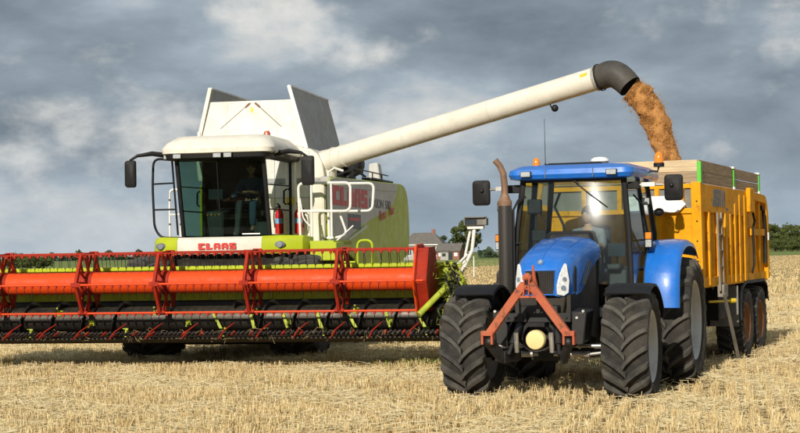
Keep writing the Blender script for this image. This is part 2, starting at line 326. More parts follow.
def block_letters(name, word, x0, h, w, gap, o, u, v, mat, parent, depth=0.005):
    """heavy square capitals with narrow counters, as on machine badges"""
    G = {'C': [(0,0,1,.27),(0,.73,1,1),(0,.27,.5,.73)],
         'L': [(0,.0,.5,1),(.5,0,1,.27)],
         'A': [(0,0,.36,.8),(.64,0,1,.8),(.1,.8,.9,1),(.36,.32,.64,.5),(.36,.72,.64,.8)],
         'S': [(0,0,1,.25),(0,.39,1,.61),(0,.75,1,1),(.55,.25,1,.39),(0,.61,.45,.75)],
         'J': [(.55,.25,1,1),(0,0,1,.25),(0,.25,.3,.42)],
         'O': [(0,0,.38,1),(.62,0,1,1),(.38,0,.62,.22),(.38,.78,.62,1)],
         'K': [(0,0,.4,1),(.4,.42,.62,.62),(.62,.55,1,1),(.62,0,1,.46)],
         'I': [(.2,0,.8,1)],
         'N': [(0,0,.36,1),(.64,0,1,1),(.36,.4,.64,.8)]}
    out = []
    for i, c in enumerate(word):
        m = MB()
        for a, b, a2, b2 in G[c]:
            xx = x0 + i * (w + gap)
            m.plate([(xx + a*w, b*h), (xx + a2*w, b*h), (xx + a2*w, b2*h), (xx + a*w, b2*h)], o, u, v, depth)
        out.append(obj(name, m, mat, parent, smooth=0))
    return out
def add_attr(me, name, vals):
    at = me.attributes.new(name, 'FLOAT', 'POINT'); at.data.foreach_set('value', np.asarray(vals, dtype=np.float32))
def np_mesh(name, V, F, mat, tint=None, smooth=False):
    me = bpy.data.meshes.new(name); V = np.asarray(V, dtype=np.float32); F = np.asarray(F, dtype=np.int32); k = F.shape[1]
    me.vertices.add(len(V)); me.vertices.foreach_set('co', V.ravel())
    me.loops.add(F.size); me.loops.foreach_set('vertex_index', F.ravel())
    me.polygons.add(len(F)); me.polygons.foreach_set('loop_start', np.arange(0, F.size, k, dtype=np.int32))
    me.update(calc_edges=True); me.materials.append(M[mat])
    if tint is not None: add_attr(me, 'tint', tint)
    return me

# ---------------------------------------------------------------- wheels
def tyre_mesh(Rr, Wd, rim, nl, lug, sweep=0.34, lw=0.035, plain=False):
    m = MB(); base = Rr - lug
    def crown(x):
        t = abs(2 * x / Wd); return base - 0.05 * Rr * t ** 2.4
    h = Wd / 2
    prof = [(-h*0.80, rim-0.01), (-h*0.93, rim+0.03), (-h*1.03, rim + 0.42*(base-rim)), (-h*1.02, rim + 0.72*(base-rim)), (-h*0.95, crown(h*.95)-0.012)]
    prof += [(h*t, crown(h*t)) for t in (-.8, -.5, -.2, .2, .5, .8)]
    prof += [(-a, b) for a, b in reversed(prof[:5])]
    m.lathe(prof, (0, 0, 0), (1, 0, 0), seg=56)
    m.nbase = len(m.f)
    for sd_ in (-1, 1):
        for k in range(nl):
            a0 = 2*PI*(k + (0.5 if sd_ > 0 else 0)) / nl
            rings = []
            for t in (0, .18, .42, .68, .92, 1.0, 1.03):
                x = sd_ * (-0.02 + t * (h + 0.02)); ang = a0 + sweep * (t ** 0.85) * (1.0 / (0.75 + 0.25*t)) * (1.02 if t <= 1 else 1)
                rb = crown(min(abs(x), h)) - 0.012; rt = rb + 0.012 + lug * (1.0 if t < .95 else (0.72 if t <= 1 else 0.15))
                if t > 1.0: rb -= 0.05; rt = rb + 0.02; x *= 1.02
                hb, ht = lw * 1.45 * .7, lw * .7
                P = lambda an, r: Vector((x, -r*math.cos(an), r*math.sin(an)))
                rings.append([P(ang-hb, rb), P(ang-ht, rt), P(ang+ht, rt), P(ang+hb, rb)])
            m.loft(rings)
    return m
def rim_mesh(rim, Wd, s, inset):
    h = Wd / 2; m = MB()
    m.lathe([(s*(h*.86), rim+.025), (s*(h*.90), rim+.012), (s*(h*.84), rim-.015), (s*(h*.55), rim-.05), (s*(h*.50 - inset*.2), rim-.09),
             (s*(h*.5-inset), rim*.52), (s*(h*.5-inset+.02), rim*.36), (s*(h*.5-inset+.02), 0.02)], (0,0,0), (1,0,0), seg=40)
    m.lathe([(-s*h*.86, rim+.02), (-s*h*.5, rim-.03), (s*h*.5, rim-.03)], (0,0,0), (1,0,0), seg=40)
    return m
WMESH = {}
def wheel(name, parent, loc, Rr, Wd, rim, nl, lug, s, rimmat, inset=0.1, sweep=0.34, lw=0.035, steer=0.0, key=None, spin=0.0, hubmat='dirty_metal'):
    w = holder(name, parent, loc, (spin, 0, steer))
    k = key or (Rr, Wd)
    if k not in WMESH:
        tb = tyre_mesh(Rr, Wd, rim, nl, lug, sweep, lw); tm = tb.mesh('tyre', 'rubber', 30); fix_normals(tm); tm.materials.append(M['tread_lug'])
        mi = np.zeros(len(tm.polygons), dtype=np.int32); mi[tb.nbase:] = 1; tm.polygons.foreach_set('material_index', mi); WMESH[k] = tm
    obj('tyre', WMESH[k], None, w)
    obj('rim', rim_mesh(rim, Wd, s, inset), rimmat, w)
    hb = MB(); x0 = s*(Wd/4 - inset + .02)
    hb.cyl((x0 - s*.02, 0, 0), (x0 + s*.08, 0, 0), rim*.24, rim*.20, 20)
    for i in range(8):
        a = 2*PI*i/8; hb.cyl((x0-s*.01, rim*.31*math.cos(a), rim*.31*math.sin(a)), (x0+s*.03, rim*.31*math.cos(a), rim*.31*math.sin(a)), 0.018, seg=6)
    obj('hub', hb, hubmat, w)
    return w
def rounded(pts, r, n=5, closed=False):
    """round the corners of a polyline"""
    P = [Vector(p) for p in pts]; out = []
    N_ = len(P); rngi = range(N_) if closed else range(1, N_-1)
    if not closed: out.append(P[0])
    for i in rngi:
        a = P[i-1]; b = P[i]; c = P[(i+1) % N_]
        d1 = (a-b); d2 = (c-b); rr = min(r, d1.length*.49, d2.length*.49)
        s = b + d1.normalized()*rr; e = b + d2.normalized()*rr
        for k in range(n+1):
            t = k/n; out.append(s*(1-t)**2 + b*2*t*(1-t) + e*t*t)
    if not closed: out.append(P[-1])
    return out

# ================================================================ THE SETTING
def ground():
    m = bpy.data.materials.new('field_soil'); m.use_nodes = True; nt = m.node_tree; b = nt.nodes['Principled BSDF']
    tc = N(nt, 'ShaderNodeTexCoord')
    mp = N(nt, 'ShaderNodeMapping'); mp.inputs['Rotation'].default_value = (0, 0, R(11)); mp.inputs['Scale'].default_value = (1, 0.12, 1); L(nt, tc.outputs['Object'], mp.inputs[0])
    n1 = N(nt, 'ShaderNodeTexNoise'); n1.inputs['Scale'].default_value = 5.0; n1.inputs['Detail'].default_value = 8; n1.inputs['Roughness'].default_value = .7; L(nt, mp.outputs[0], n1.inputs['Vector'])
    n2 = N(nt, 'ShaderNodeTexNoise'); n2.inputs['Scale'].default_value = 0.35; n2.inputs['Detail'].default_value = 5; L(nt, tc.outputs['Object'], n2.inputs['Vector'])
    n3 = N(nt, 'ShaderNodeTexNoise'); n3.inputs['Scale'].default_value = 34; n3.inputs['Detail'].default_value = 6; n3.inputs['Roughness'].default_value = .7; L(nt, tc.outputs['Object'], n3.inputs['Vector'])
    r = N(nt, 'ShaderNodeValToRGB'); cr = r.color_ramp
    cr.elements[0].position = .36; cr.elements[0].color = (0.30, 0.205, 0.09, 1); cr.elements[1].position = .64; cr.elements[1].color = (0.70, 0.54, 0.28, 1)
    e = cr.elements.new(.5); e.color = (0.50, 0.365, 0.165, 1)
    a = N(nt, 'ShaderNodeMath', operation='ADD'); L(nt, n1.outputs[0], a.inputs[0]); L(nt, n3.outputs[0], a.inputs[1])
    h = N(nt, 'ShaderNodeMath', operation='MULTIPLY'); h.inputs[1].default_value = .5; L(nt, a.outputs[0], h.inputs[0]); L(nt, h.outputs[0], r.inputs[0])
    mx = N(nt, 'ShaderNodeMix', data_type='RGBA', blend_type='MULTIPLY'); mx.inputs[0].default_value = 1
    r2 = N(nt, 'ShaderNodeMapRange'); r2.inputs['From Min'].default_value = .3; r2.inputs['From Max'].default_value = .7; r2.inputs['To Min'].default_value = .86; r2.inputs['To Max'].default_value = 1.12; L(nt, n2.outputs[0], r2.inputs[0])
    L(nt, r.outputs[0], mx.inputs[6]); L(nt, r2.outputs[0], mx.inputs[7]); L(nt, mx.outputs[2], b.inputs['Base Color'])
    b.inputs['Roughness'].default_value = 1; b.inputs['Specular IOR Level'].default_value = 0.1
    bp = N(nt, 'ShaderNodeBump'); bp.inputs['Strength'].default_value = 1; bp.inputs['Distance'].default_value = .05; L(nt, n3.outputs[0], bp.inputs['Height']); L(nt, bp.outputs[0], b.inputs['Normal'])
    M['field_soil'] = m
    g = MB().add([(-6000,-600,0),(6000,-600,0),(6000,9000,0),(-6000,9000,0)], [(0,1,2,3)])
    tag(obj('ground', g, 'field_soil', smooth=0), kind='structure')
    mk('meadow', (0.19, 0.24, 0.07), rough=0.95, var=0.3, scale=0.06, spec=0.1)
    mk('far_land', (0.16, 0.19, 0.08), rough=0.95, var=0.3, scale=0.01, spec=0.1)
    g = MB().add([(-900,230,.03),(-30,205,.03),(5,196,.03),(60,300,.03),(90,352,.03),(500,520,.03),(900,640,.03),(900,900,.03),(-900,900,.03)], [tuple(range(9))])
    tag(obj('meadow', g, 'meadow', smooth=0), kind='structure')
    g = MB().add([(-6000,900,.0301),(6000,900,.0301),(6000,8900,.0301),(-6000,8900,.0301)], [(0,1,2,3)])
    tag(obj('far_fields', g, 'far_land', smooth=0), kind='structure')
ground()

WHEELS = [(-1.40, -.45, 11.0, -3.147, 30.03), (1.40, -.45, 11.0, -3.147, 30.03), (-1.03, 0, 19.5, 1.9, 20.355), (1.03, 0, 19.5, 1.9, 20.355), (1.08, 2.85, 19.5, 1.9, 20.355), (1.02, 3.86, 22.0, 3.37, 24.5)]
def stubble():
    def noise2(x, y, k):
        return (np.sin(x * 2.1 * k + 1.7 * np.sin(y * 1.3 * k + .4)) + np.sin(y * 1.7 * k + 2.1 * np.sin(x * 1.1 * k + 1.9)) + np.sin((x + y) * 1.2 * k + 1.3 * np.sin((x - y) * .8 * k))) / 6 + .5
    def field(nc, per, y0, y1, hmin, hmax, wd, pw, row, spread, tm=.5, ts=.26):
        # tufts along drill rows that follow the harvester's travel; more of them nearer the viewer
        u = rng.random(nc); y = y0 * (y1 / y0) ** (u ** pw)
        half = y * 0.262 + 2.2; x = (rng.random(nc) * 2 - 1) * half
        th = R(11); c, s = math.cos(th), math.sin(th)
        a = x * c - y * s; b = x * s + y * c
        a = np.round(a / row) * row + rng.normal(0, row * .10, nc)
        x = a * c + b * s; y = -a * s + b * c
        keep = rng.random(nc) < .35 + .75 * noise2(x, y, 1.0)
        for (wx, wy, th2, x0_, y0_) in WHEELS:      # stalks crushed flat in front of and under the wheels
            t2 = R(th2); px = (x - x0_) * math.cos(t2) - (y - y0_) * math.sin(t2) - wx; py = (x - x0_) * math.sin(t2) + (y - y0_) * math.cos(t2) - wy
            keep &= ~((np.abs(px) < .42) & (py > -.75) & (py < 3.5) & (rng.random(nc) < .8))
        x = np.repeat(x[keep], per); y = np.repeat(y[keep], per); n = len(x)
        x = x + rng.normal(0, spread, n); y = y + rng.normal(0, spread * 1.3, n)
        hgt = (hmin + (hmax - hmin) * rng.random(n) ** 1.2) * (.55 + .75 * noise2(x + 7, y, .8))
        lean = rng.normal(0, 0.17, (n, 2)) * hgt[:, None]
        flat = rng.random(n) < 0.16
        lean[flat] = rng.normal(0, 0.17, (flat.sum(), 2)); hgt[flat] *= 0.4
        az = rng.random(n) * PI * 2
        w = wd * (0.7 + 0.6 * rng.random(n))
        dx = np.cos(az) * w; dy = np.sin(az) * w; ex = -np.sin(az) * w; ey = np.cos(az) * w
        z0 = np.full(n, -0.01)
        base = np.stack([x, y, z0], 1); top = np.stack([x + lean[:, 0], y + lean[:, 1], hgt], 1)
        d = np.stack([dx, dy, z0 * 0], 1); e = np.stack([ex, ey, z0 * 0], 1)
        V = np.stack([base - d, base + e * .8, base + d, top - d * .8, top + e * .7, top + d * .8], 1).reshape(-1, 3)
        i = (np.arange(n) * 6)[:, None]
        F = np.concatenate([i + np.array([0, 1, 4, 3]), i + np.array([1, 2, 5, 4])], 0)
        t = np.clip(rng.normal(tm, ts, n), 0, 1); tint = np.repeat(t, 6)
        return V, F, tint
    parts = [field(31000, 6, 15.5, 34, .05, .17, .0042, 0.9, .21, .026), field(22000, 4, 33, 95, .07, .18, .010, 0.85, .20, .04), field(70000, 1, 90, 345, .04, .09, .03, .8, .4, .1, .58, .06)]
    off = 0; V = []; F = []; T = []
    for v, f, t in parts: V.append(v); F.append(f + off); T.append(t); off += len(v)
    o = bpy.data.objects.new('stubble', np_mesh('stubble', np.concatenate(V), np.concatenate(F), 'straw', np.concatenate(T))); COL.objects.link(o)
    tag(o, 'golden cut wheat stubble standing in rows across the field', 'stubble', kind='stuff')
    # loose straw lying on the stubble
    n = 170000; u = rng.random(n); y = 15.5 * (60 / 15.5) ** (u ** .9); x = (rng.random(n) * 2 - 1) * (y * .262 + 2)
    k = rng.random(n) < np.clip((noise2(x + 3, y * .6, 1.6) - .36) * 2.6, .12, 1); x = x[k]; y = y[k]; n = len(x)
    ln = 0.04 + 0.12 * rng.random(n); az = rng.random(n) * 2 * PI; tilt = rng.normal(0, .16, n); w = 0.0025 + y * 0.00012
    z = 0.015 + 0.10 * rng.random(n)
    d = np.stack([np.cos(az) * ln, np.sin(az) * ln, tilt * ln], 1); p = np.stack([x, y, z], 1)
    q = np.stack([-np.sin(az) * w, np.cos(az) * w, np.zeros(n)], 1); up = np.zeros((n, 3)); up[:, 2] = w
    V = np.stack([p - d - q, p + d - q, p + d + up, p - d + up, p - d + q, p + d + q], 1).reshape(-1, 3)
    i = (np.arange(n) * 6)[:, None]; F = np.concatenate([i + np.array([0, 1, 2, 3]), i + np.array([3, 2, 5, 4])], 0)
    t = np.repeat(np.clip(rng.normal(.66, .24, n), 0, 1), 6)
    o = bpy.data.objects.new('straw_litter', np_mesh('straw_litter', V, F, 'straw', t)); COL.objects.link(o)
    tag(o, 'loose pale straw lying scattered over the stubble', 'straw', kind='stuff')
stubble()

# ---------------------------------------------------------------- far trees
def crown_mesh(name, rx, rz, nclump, nleaf, size, seed, mat='leaf', zc=None, shape=1.0):
    g = np.random.default_rng(seed); zc = rz * 1.15 if zc is None else zc
    dirs = g.normal(size=(nclump, 3)); dirs /= np.linalg.norm(dirs, axis=1)[:, None]
    rad = 0.45 + 0.55 * g.random(nclump) ** .6
    cc = dirs * rad[:, None] * np.array([rx, rx, rz]) * np.array([1, 1, shape]); cc[:, 2] += zc
    cs = (0.20 + 0.18 * g.random(nclump)) * rx
    k = nclump * nleaf
    ci = np.repeat(np.arange(nclump), nleaf)
    off = g.normal(size=(k, 3)); off /= np.linalg.norm(off, axis=1)[:, None]; off *= (g.random(k) ** .45)[:, None]
    p = cc[ci] + off * cs[ci][:, None] * np.array([1, 1, .8]); p[:, 2] = np.maximum(p[:, 2], .15)
    nrm = off + g.normal(size=(k, 3)) * .7; nrm /= np.linalg.norm(nrm, axis=1)[:, None]
    a = np.cross(nrm, g.normal(size=(k, 3))); a /= np.linalg.norm(a, axis=1)[:, None]; b = np.cross(nrm, a)
    s = size * (0.6 + .8 * g.random(k))[:, None]
    V = np.stack([p - a*s, p - b*s*.55, p + a*s, p + b*s*.55], 1).reshape(-1, 3)
    F = np.arange(k * 4).reshape(-1, 4)
    t = np.clip(np.repeat(g.random(nclump) * .6, nleaf) + g.random(k) * .4, 0, 1)
    return np_mesh(name, V, F, mat, np.repeat(t, 4)), cc
def trunk_mb(h, r, cc, seed):
    g = random.Random(seed); m = MB()
    top = Vector((g.uniform(-.2, .2), g.uniform(-.2, .2), h))
    m.tube([(0,0,-.1), (0.03*h*g.uniform(-1,1), 0, h*.35), top*.75, top], [r*1.25, r*.85, r*.6, r*.2], 8)
    for c in g.sample(list(map(tuple, cc)), min(9, len(cc))):
        c = Vector(c); b = Vector((0, 0, min(c.z*.75, h*.7) * g.uniform(.6, 1)))
        m.tube([b, b.lerp(c, .55) + Vector((0, 0, .06*h)), c], [r*.42, r*.25, r*.07], 5)
    return m
TREES = {}
def tree(label, px, py_base_dist, height, kind, rz, group='trees far behind the field', name='broadleaf_tree'):
    X, Y = px, py_base_dist
    if kind not in TREES:
        spec = {'round': (3.4, 3.6, 46, 60, .30, 1), 'tall': (2.4, 4.6, 44, 60, .28, 2), 'bushy': (3.8, 2.5, 42, 60, .28, 3), 'loose': (2.8, 3.6, 30, 55, .26, 4)}[kind]
        rx, rz_, nc, nl, sz, sd_ = spec
        zc = {'round': 5.4, 'tall': 5.6, 'bushy': 2.9, 'loose': 5.6}[kind]
        me, cc = crown_mesh('crown', rx, rz_, nc, nl, sz, sd_, zc=zc)
        tm = trunk_mb(zc + rz_ * .5, .28, cc, sd_).mesh('trunk', 'bark'); TREES[kind] = (me, tm, zc + rz_ * 1.15)
    me, tm, hh = TREES[kind]
    t = thing(name, label, 'tree', (X, Y, 0), rz, group); k = height / hh; t.scale = (k, k, k)
    obj('trunk', tm, None, t); obj('crown', me, None, t); return t
def bg():
    def at(px, Y): return (px - 400) / 1600 * Y
    # behind the harvester's nose, centre
    tree('tall rounded tree rising behind the grey-roofed barn', at(466, 405), 405, 11.0, 'round', .4)
    tree('small pale tree between the house and the tall rounded tree', at(444, 420), 420, 6.6, 'loose', 1.3)
    # right, past the trailer
    for i, (px, Y, h, k, lab) in enumerate([
        (771, 600, 11.6, 'round', 'rounded tree just past the rear edge of the yellow trailer'),
        (782, 620, 10.5, 'bushy', 'broad bushy tree second from the yellow trailer'),
        (792, 600, 11.2, 'round', 'dark full tree third from the yellow trailer'),
        (801, 640, 12.0, 'tall', 'tall narrow tree at the edge of the picture past the trailer'),
        (776, 560, 4.6, 'bushy', 'low bush under the rounded tree past the yellow trailer'),
        (787, 570, 5.0, 'bushy', 'low bush under the broad tree past the yellow trailer'),
        (798, 560, 5.2, 'bushy', 'low bush at the edge of the picture past the trailer')]):
        tree(lab, at(px, Y), Y, h, k, i * 1.1, name='broadleaf_tree' if h > 6 else 'bush')
    # left, seen through the reel
    for i, (px, Y, h, k, lab) in enumerate([
        (13, 290, 3.1, 'bushy', 'small dark tree seen above the reel at the picture edge'),
        (30, 285, 2.9, 'bushy', 'dark wide tree seen above the reel beside the small one'),
        (43, 290, 2.7, 'bushy', 'dark low tree seen above the reel, nearest the first orange spider plate')]):
        tree(lab, at(px, Y), Y, h, k, i * .9)
    # mass of distant wood along the horizon
    g = np.random.default_rng(5); V = []; T = []; n = 0
    for (xa, xb, Y, h) in [(50, 205, 1300, 9), (-80, 60, 1500, 8), (478, 500, 460, 4.0), (640, 830, 1500, 10), (205, 420, 1500, 8), (500, 640, 1600, 8)]:
        k = int((xb - xa) * 22)
        px = xa + (xb - xa) * g.random(k); yy = Y + g.random(k) * 25
        env = h * (.55 + .45 * np.sin(px * .31 + Y) * np.sin(px * .113 + 2)) * (.75 + .25 * g.random(k))
        zz = env * g.random(k) ** .7; s = h * .13
        p = np.stack([(px - 400) / 1600 * yy, yy, zz], 1); nr = g.normal(size=(k, 3)); nr /= np.linalg.norm(nr, axis=1)[:, None]
        a = np.cross(nr, g.normal(size=(k, 3))); a /= np.linalg.norm(a, axis=1)[:, None]; b = np.cross(nr, a)
        V.append(np.stack([p - a*s, p - b*s, p + a*s, p + b*s], 1).reshape(-1, 3)); T.append(np.repeat(g.random(k), 4)); n += k
    o = bpy.data.objects.new('distant_wood', np_mesh('distant_wood', np.concatenate(V), np.arange(n * 4).reshape(-1, 4), 'leaf_far', np.concatenate(T))); COL.objects.link(o)
    tag(o, 'low line of far-off woodland along the horizon', 'woodland', kind='stuff')
    # farmhouse
    h = thing('farmhouse', 'white farmhouse with hipped grey roof and chimney behind the harvester', 'house', (at(424, 397), 397, 0), R(-8))
    m = MB(); w, d, e = 4.6, 4.0, 3.9
    m.box(-w, w, -d, d, -.1, e); obj('wall', m, 'house_white', h, smooth=0)
    r = MB(); o_ = .5
    r.add([(-w-o_,-d-o_,e),(w+o_,-d-o_,e),(w+o_,d+o_,e),(-w-o_,d+o_,e),(-w+1.8,0,e+2.9),(w-2.1,0,e+2.9)], [(0,1,5,4),(1,2,5),(2,3,4,5),(3,0,4),(0,3,2,1)])
    rf = obj('roof', r, 'slate_roof', h, smooth=0)
    obj('chimney', MB().box(1.9, 2.7, -.5, .5, e+1.9, e+3.7), 'brick', rf, smooth=0)
    for wx in (-3.2, -1.2, 1.0, 3.1):
        f = obj('window', MB().box(wx-.55, wx+.55, -d-.06, -d+.05, 1.1, 2.7), 'white_board', h, smooth=0)
        for sx in (-.25, .25):
            obj('pane', MB().box(wx+sx-.2, wx+sx+.2, -d-.075, -d-.05, 1.25, 2.55), 'dark_pane', f, smooth=0)
    obj('fascia', MB().box(-w-.5, w+.5, -d-.56, -d-.51, e-.25, e-.02), 'white_board', h, smooth=0)
    # barn
    h = thing('barn', 'low barn with grey gable roof and brick end beside the farmhouse', 'barn', (at(450, 385), 385, 0), R(-14))
    w, d, e = 2.75, 3.0, 2.1
    m = MB(); m.add([(-w,-d,-.1),(w,-d,-.1),(w,d,-.1),(-w,d,-.1),(-w,-d,e),(w,-d,e),(w,d,e),(-w,d,e),(w,0,e+1.75),(-w,0,e+1.75)], [(0,1,5,4),(1,2,6,8,5),(2,3,7,6),(3,0,4,9,7),(0,3,2,1)])
    obj('wall', m, 'brick', h, smooth=0)
    r = MB(); r.plate([(-w-.3,0),(w+.3,0),(w+.3,3.7),(-w-.3,3.7)], (0,-d-.3,e-.1), (1,0,0), (0,3.3,1.92), .12)
    r.plate([(-w-.3,0),(w+.3,0),(w+.3,3.7),(-w-.3,3.7)], (0,d+.3,e-.1), (1,0,0), (0,-3.3,1.92), -.12)
    obj('roof', r, 'slate_roof', h, smooth=0)
    obj('door', MB().box(-.2, 1.1, -d-.05, -d+.02, 0, 1.8), 'dark_pane', h, smooth=0)
    for wx in (-1.9, 1.9):
        obj('window', MB().box(wx-.4, wx+.4, -d-.05, -d+.02, .9, 1.7), 'white_board', h, smooth=0)
    # garden shed
    h = thing('shed', 'small pale shed in front of the farmhouse and barn', 'shed', (at(444, 372), 372, 0), R(-5))
    obj('wall', MB().box(-.9, .9, -1.5, 1.5, -.05, 1.9), 'house_white', h, smooth=0)
    r = MB(); r.hexa([(-1.05,-1.7,1.9),(1.05,-1.7,1.9),(1.05,1.7,1.9),(-1.05,1.7,1.9),(-1.05,-1.7,2.0),(1.05,-1.7,2.0),(1.05,1.7,2.35),(-1.05,1.7,2.35)])
    obj('roof', r, 'slate_roof', h, smooth=0)
    obj('window', MB().box(-.5, .3, -1.55, -1.48, .9, 1.6), 'dark_pane', h, smooth=0)
    # thin field post
    p = tag(obj('field_post', MB().cyl((0,0,-.1), (0,0,1.5), .05, .04, 8).ball((0,0,1.5), .05, 8, 5), 'white_rail'), 'thin pale post standing in the meadow behind the white sensor pole', 'post')
    p.location = (at(473, 120), 120, 0)
bg()

# ================================================================ PEOPLE
def skinned(name, verts, edges, mat, parent, root=0, sub=2):
    me = bpy.data.meshes.new(name); me.from_pydata([v[:3] for v in verts], edges, []); me.update()
    o = bpy.data.objects.new(name, me); COL.objects.link(o); o.parent = parent
    md = o.modifiers.new('skin', 'SKIN'); md.use_smooth_shade = True
    sk = me.skin_vertices[0].data if me.skin_vertices else None
    if sk is None:
        me.skin_vertices.new() if hasattr(me.skin_vertices, 'new') else None
        sk = me.skin_vertices[0].data
    for i, v in enumerate(verts):
        r = v[3]; sk[i].radius = r if isinstance(r, (tuple, list)) else (r, r); sk[i].use_root = (i == root)
    sb = o.modifiers.new('sub', 'SUBSURF'); sb.levels = sub; sb.render_levels = sub
    dg = bpy.context.evaluated_depsgraph_get(); dg.update()
    m2 = bpy.data.meshes.new_from_object(o.evaluated_get(dg)); bpy.data.objects.remove(o)
    m2.materials.clear(); m2.materials.append(M[mat]); m2.polygons.foreach_set('use_smooth', [True]*len(m2.polygons))
    o = bpy.data.objects.new(name, m2); COL.objects.link(o); o.parent = parent; return o
def head_mesh(m, c, yaw=0.0):
    """head facing -Y with brow, nose, chin, ears, around centre c (eye level)"""
    seg, n = 28, 20; rings = []
    for i in range(n + 1):
        t = PI * i / n; z = -math.cos(t) * .122; rr = max(math.sin(t), .02) ** .85
        k = (z + .122) / .244
        w = .077 * rr * (0.80 + .22 * min(1, k / .55)); dp = .098 * rr
        ring = []
        for a in range(seg):
            an = 2*PI*a/seg; x = math.cos(an) * w; y = math.sin(an) * dp
            fr = max(0, -math.sin(an)) ** 6
            if z < -.05: y -= .010 * fr * (1 - abs(x)/.08)                # chin
            nose = math.exp(-((z + .028)/.026)**2) * math.exp(-(x/.014)**2); y -= .026 * nose * fr
            eye = math.exp(-((z - .004)/.014)**2) * (math.exp(-((x-.031)/.014)**2) + math.exp(-((x+.031)/.014)**2)); y += .010 * eye * fr
            brow = math.exp(-((z - .024)/.012)**2); y -= .004 * brow * fr
            lip = math.exp(-((z + .064)/.007)**2) * math.exp(-(x/.024)**2); y -= .005 * lip * fr
            ring.append(Vector((x, y, z)))
        rings.append(ring)
    q = MB(); q.loft(rings)
    for s in (-1, 1): q.ball((s*.079, .012, -.01), .03, 10, 7, (.35, .6, 1.0))
    q.xf(Matrix.Translation(c) @ Matrix.Rotation(yaw, 4, 'Z')); m.add(q.v, q.f)
def hand_chain(V, E, wrist_i, wrist, dirn, side, curl):
    """palm and five fingers added to a skin skeleton; side points to the thumb"""
    d = Vector(dirn).normalized(); s = (Vector(side) - d * Vector(side).dot(d)).normalized(); n = d.cross(s).normalized()
    w = Vector(wrist); palm = w + d * .075; V.append((*palm, (.040, .018))); pi = len(V) - 1; E.append((wrist_i, pi))
    for k, (off, ln) in enumerate(((.030, .078), (.010, .088), (-.010, .082), (-.029, .064))):
        a = palm + s * off + d * .028; b = a + d * ln * .5 + n * ln * .25 * curl; c = b + d * ln * .2 + n * ln * .5 * curl
        i0 = len(V); V += [(*a, .0095), (*b, .009), (*c, .008)]; E += [(pi, i0), (i0, i0+1), (i0+1, i0+2)]
    a = w + d * .035 + s * .036; b = a + d * .035 + s * .02 + n * .015 * curl; c = b + d * .026 - s * .002 + n * .02 * curl
    i0 = len(V); V += [(*a, .012), (*b, .011), (*c, .0095)]; E += [(wrist_i, i0), (i0, i0+1), (i0+1, i0+2)]
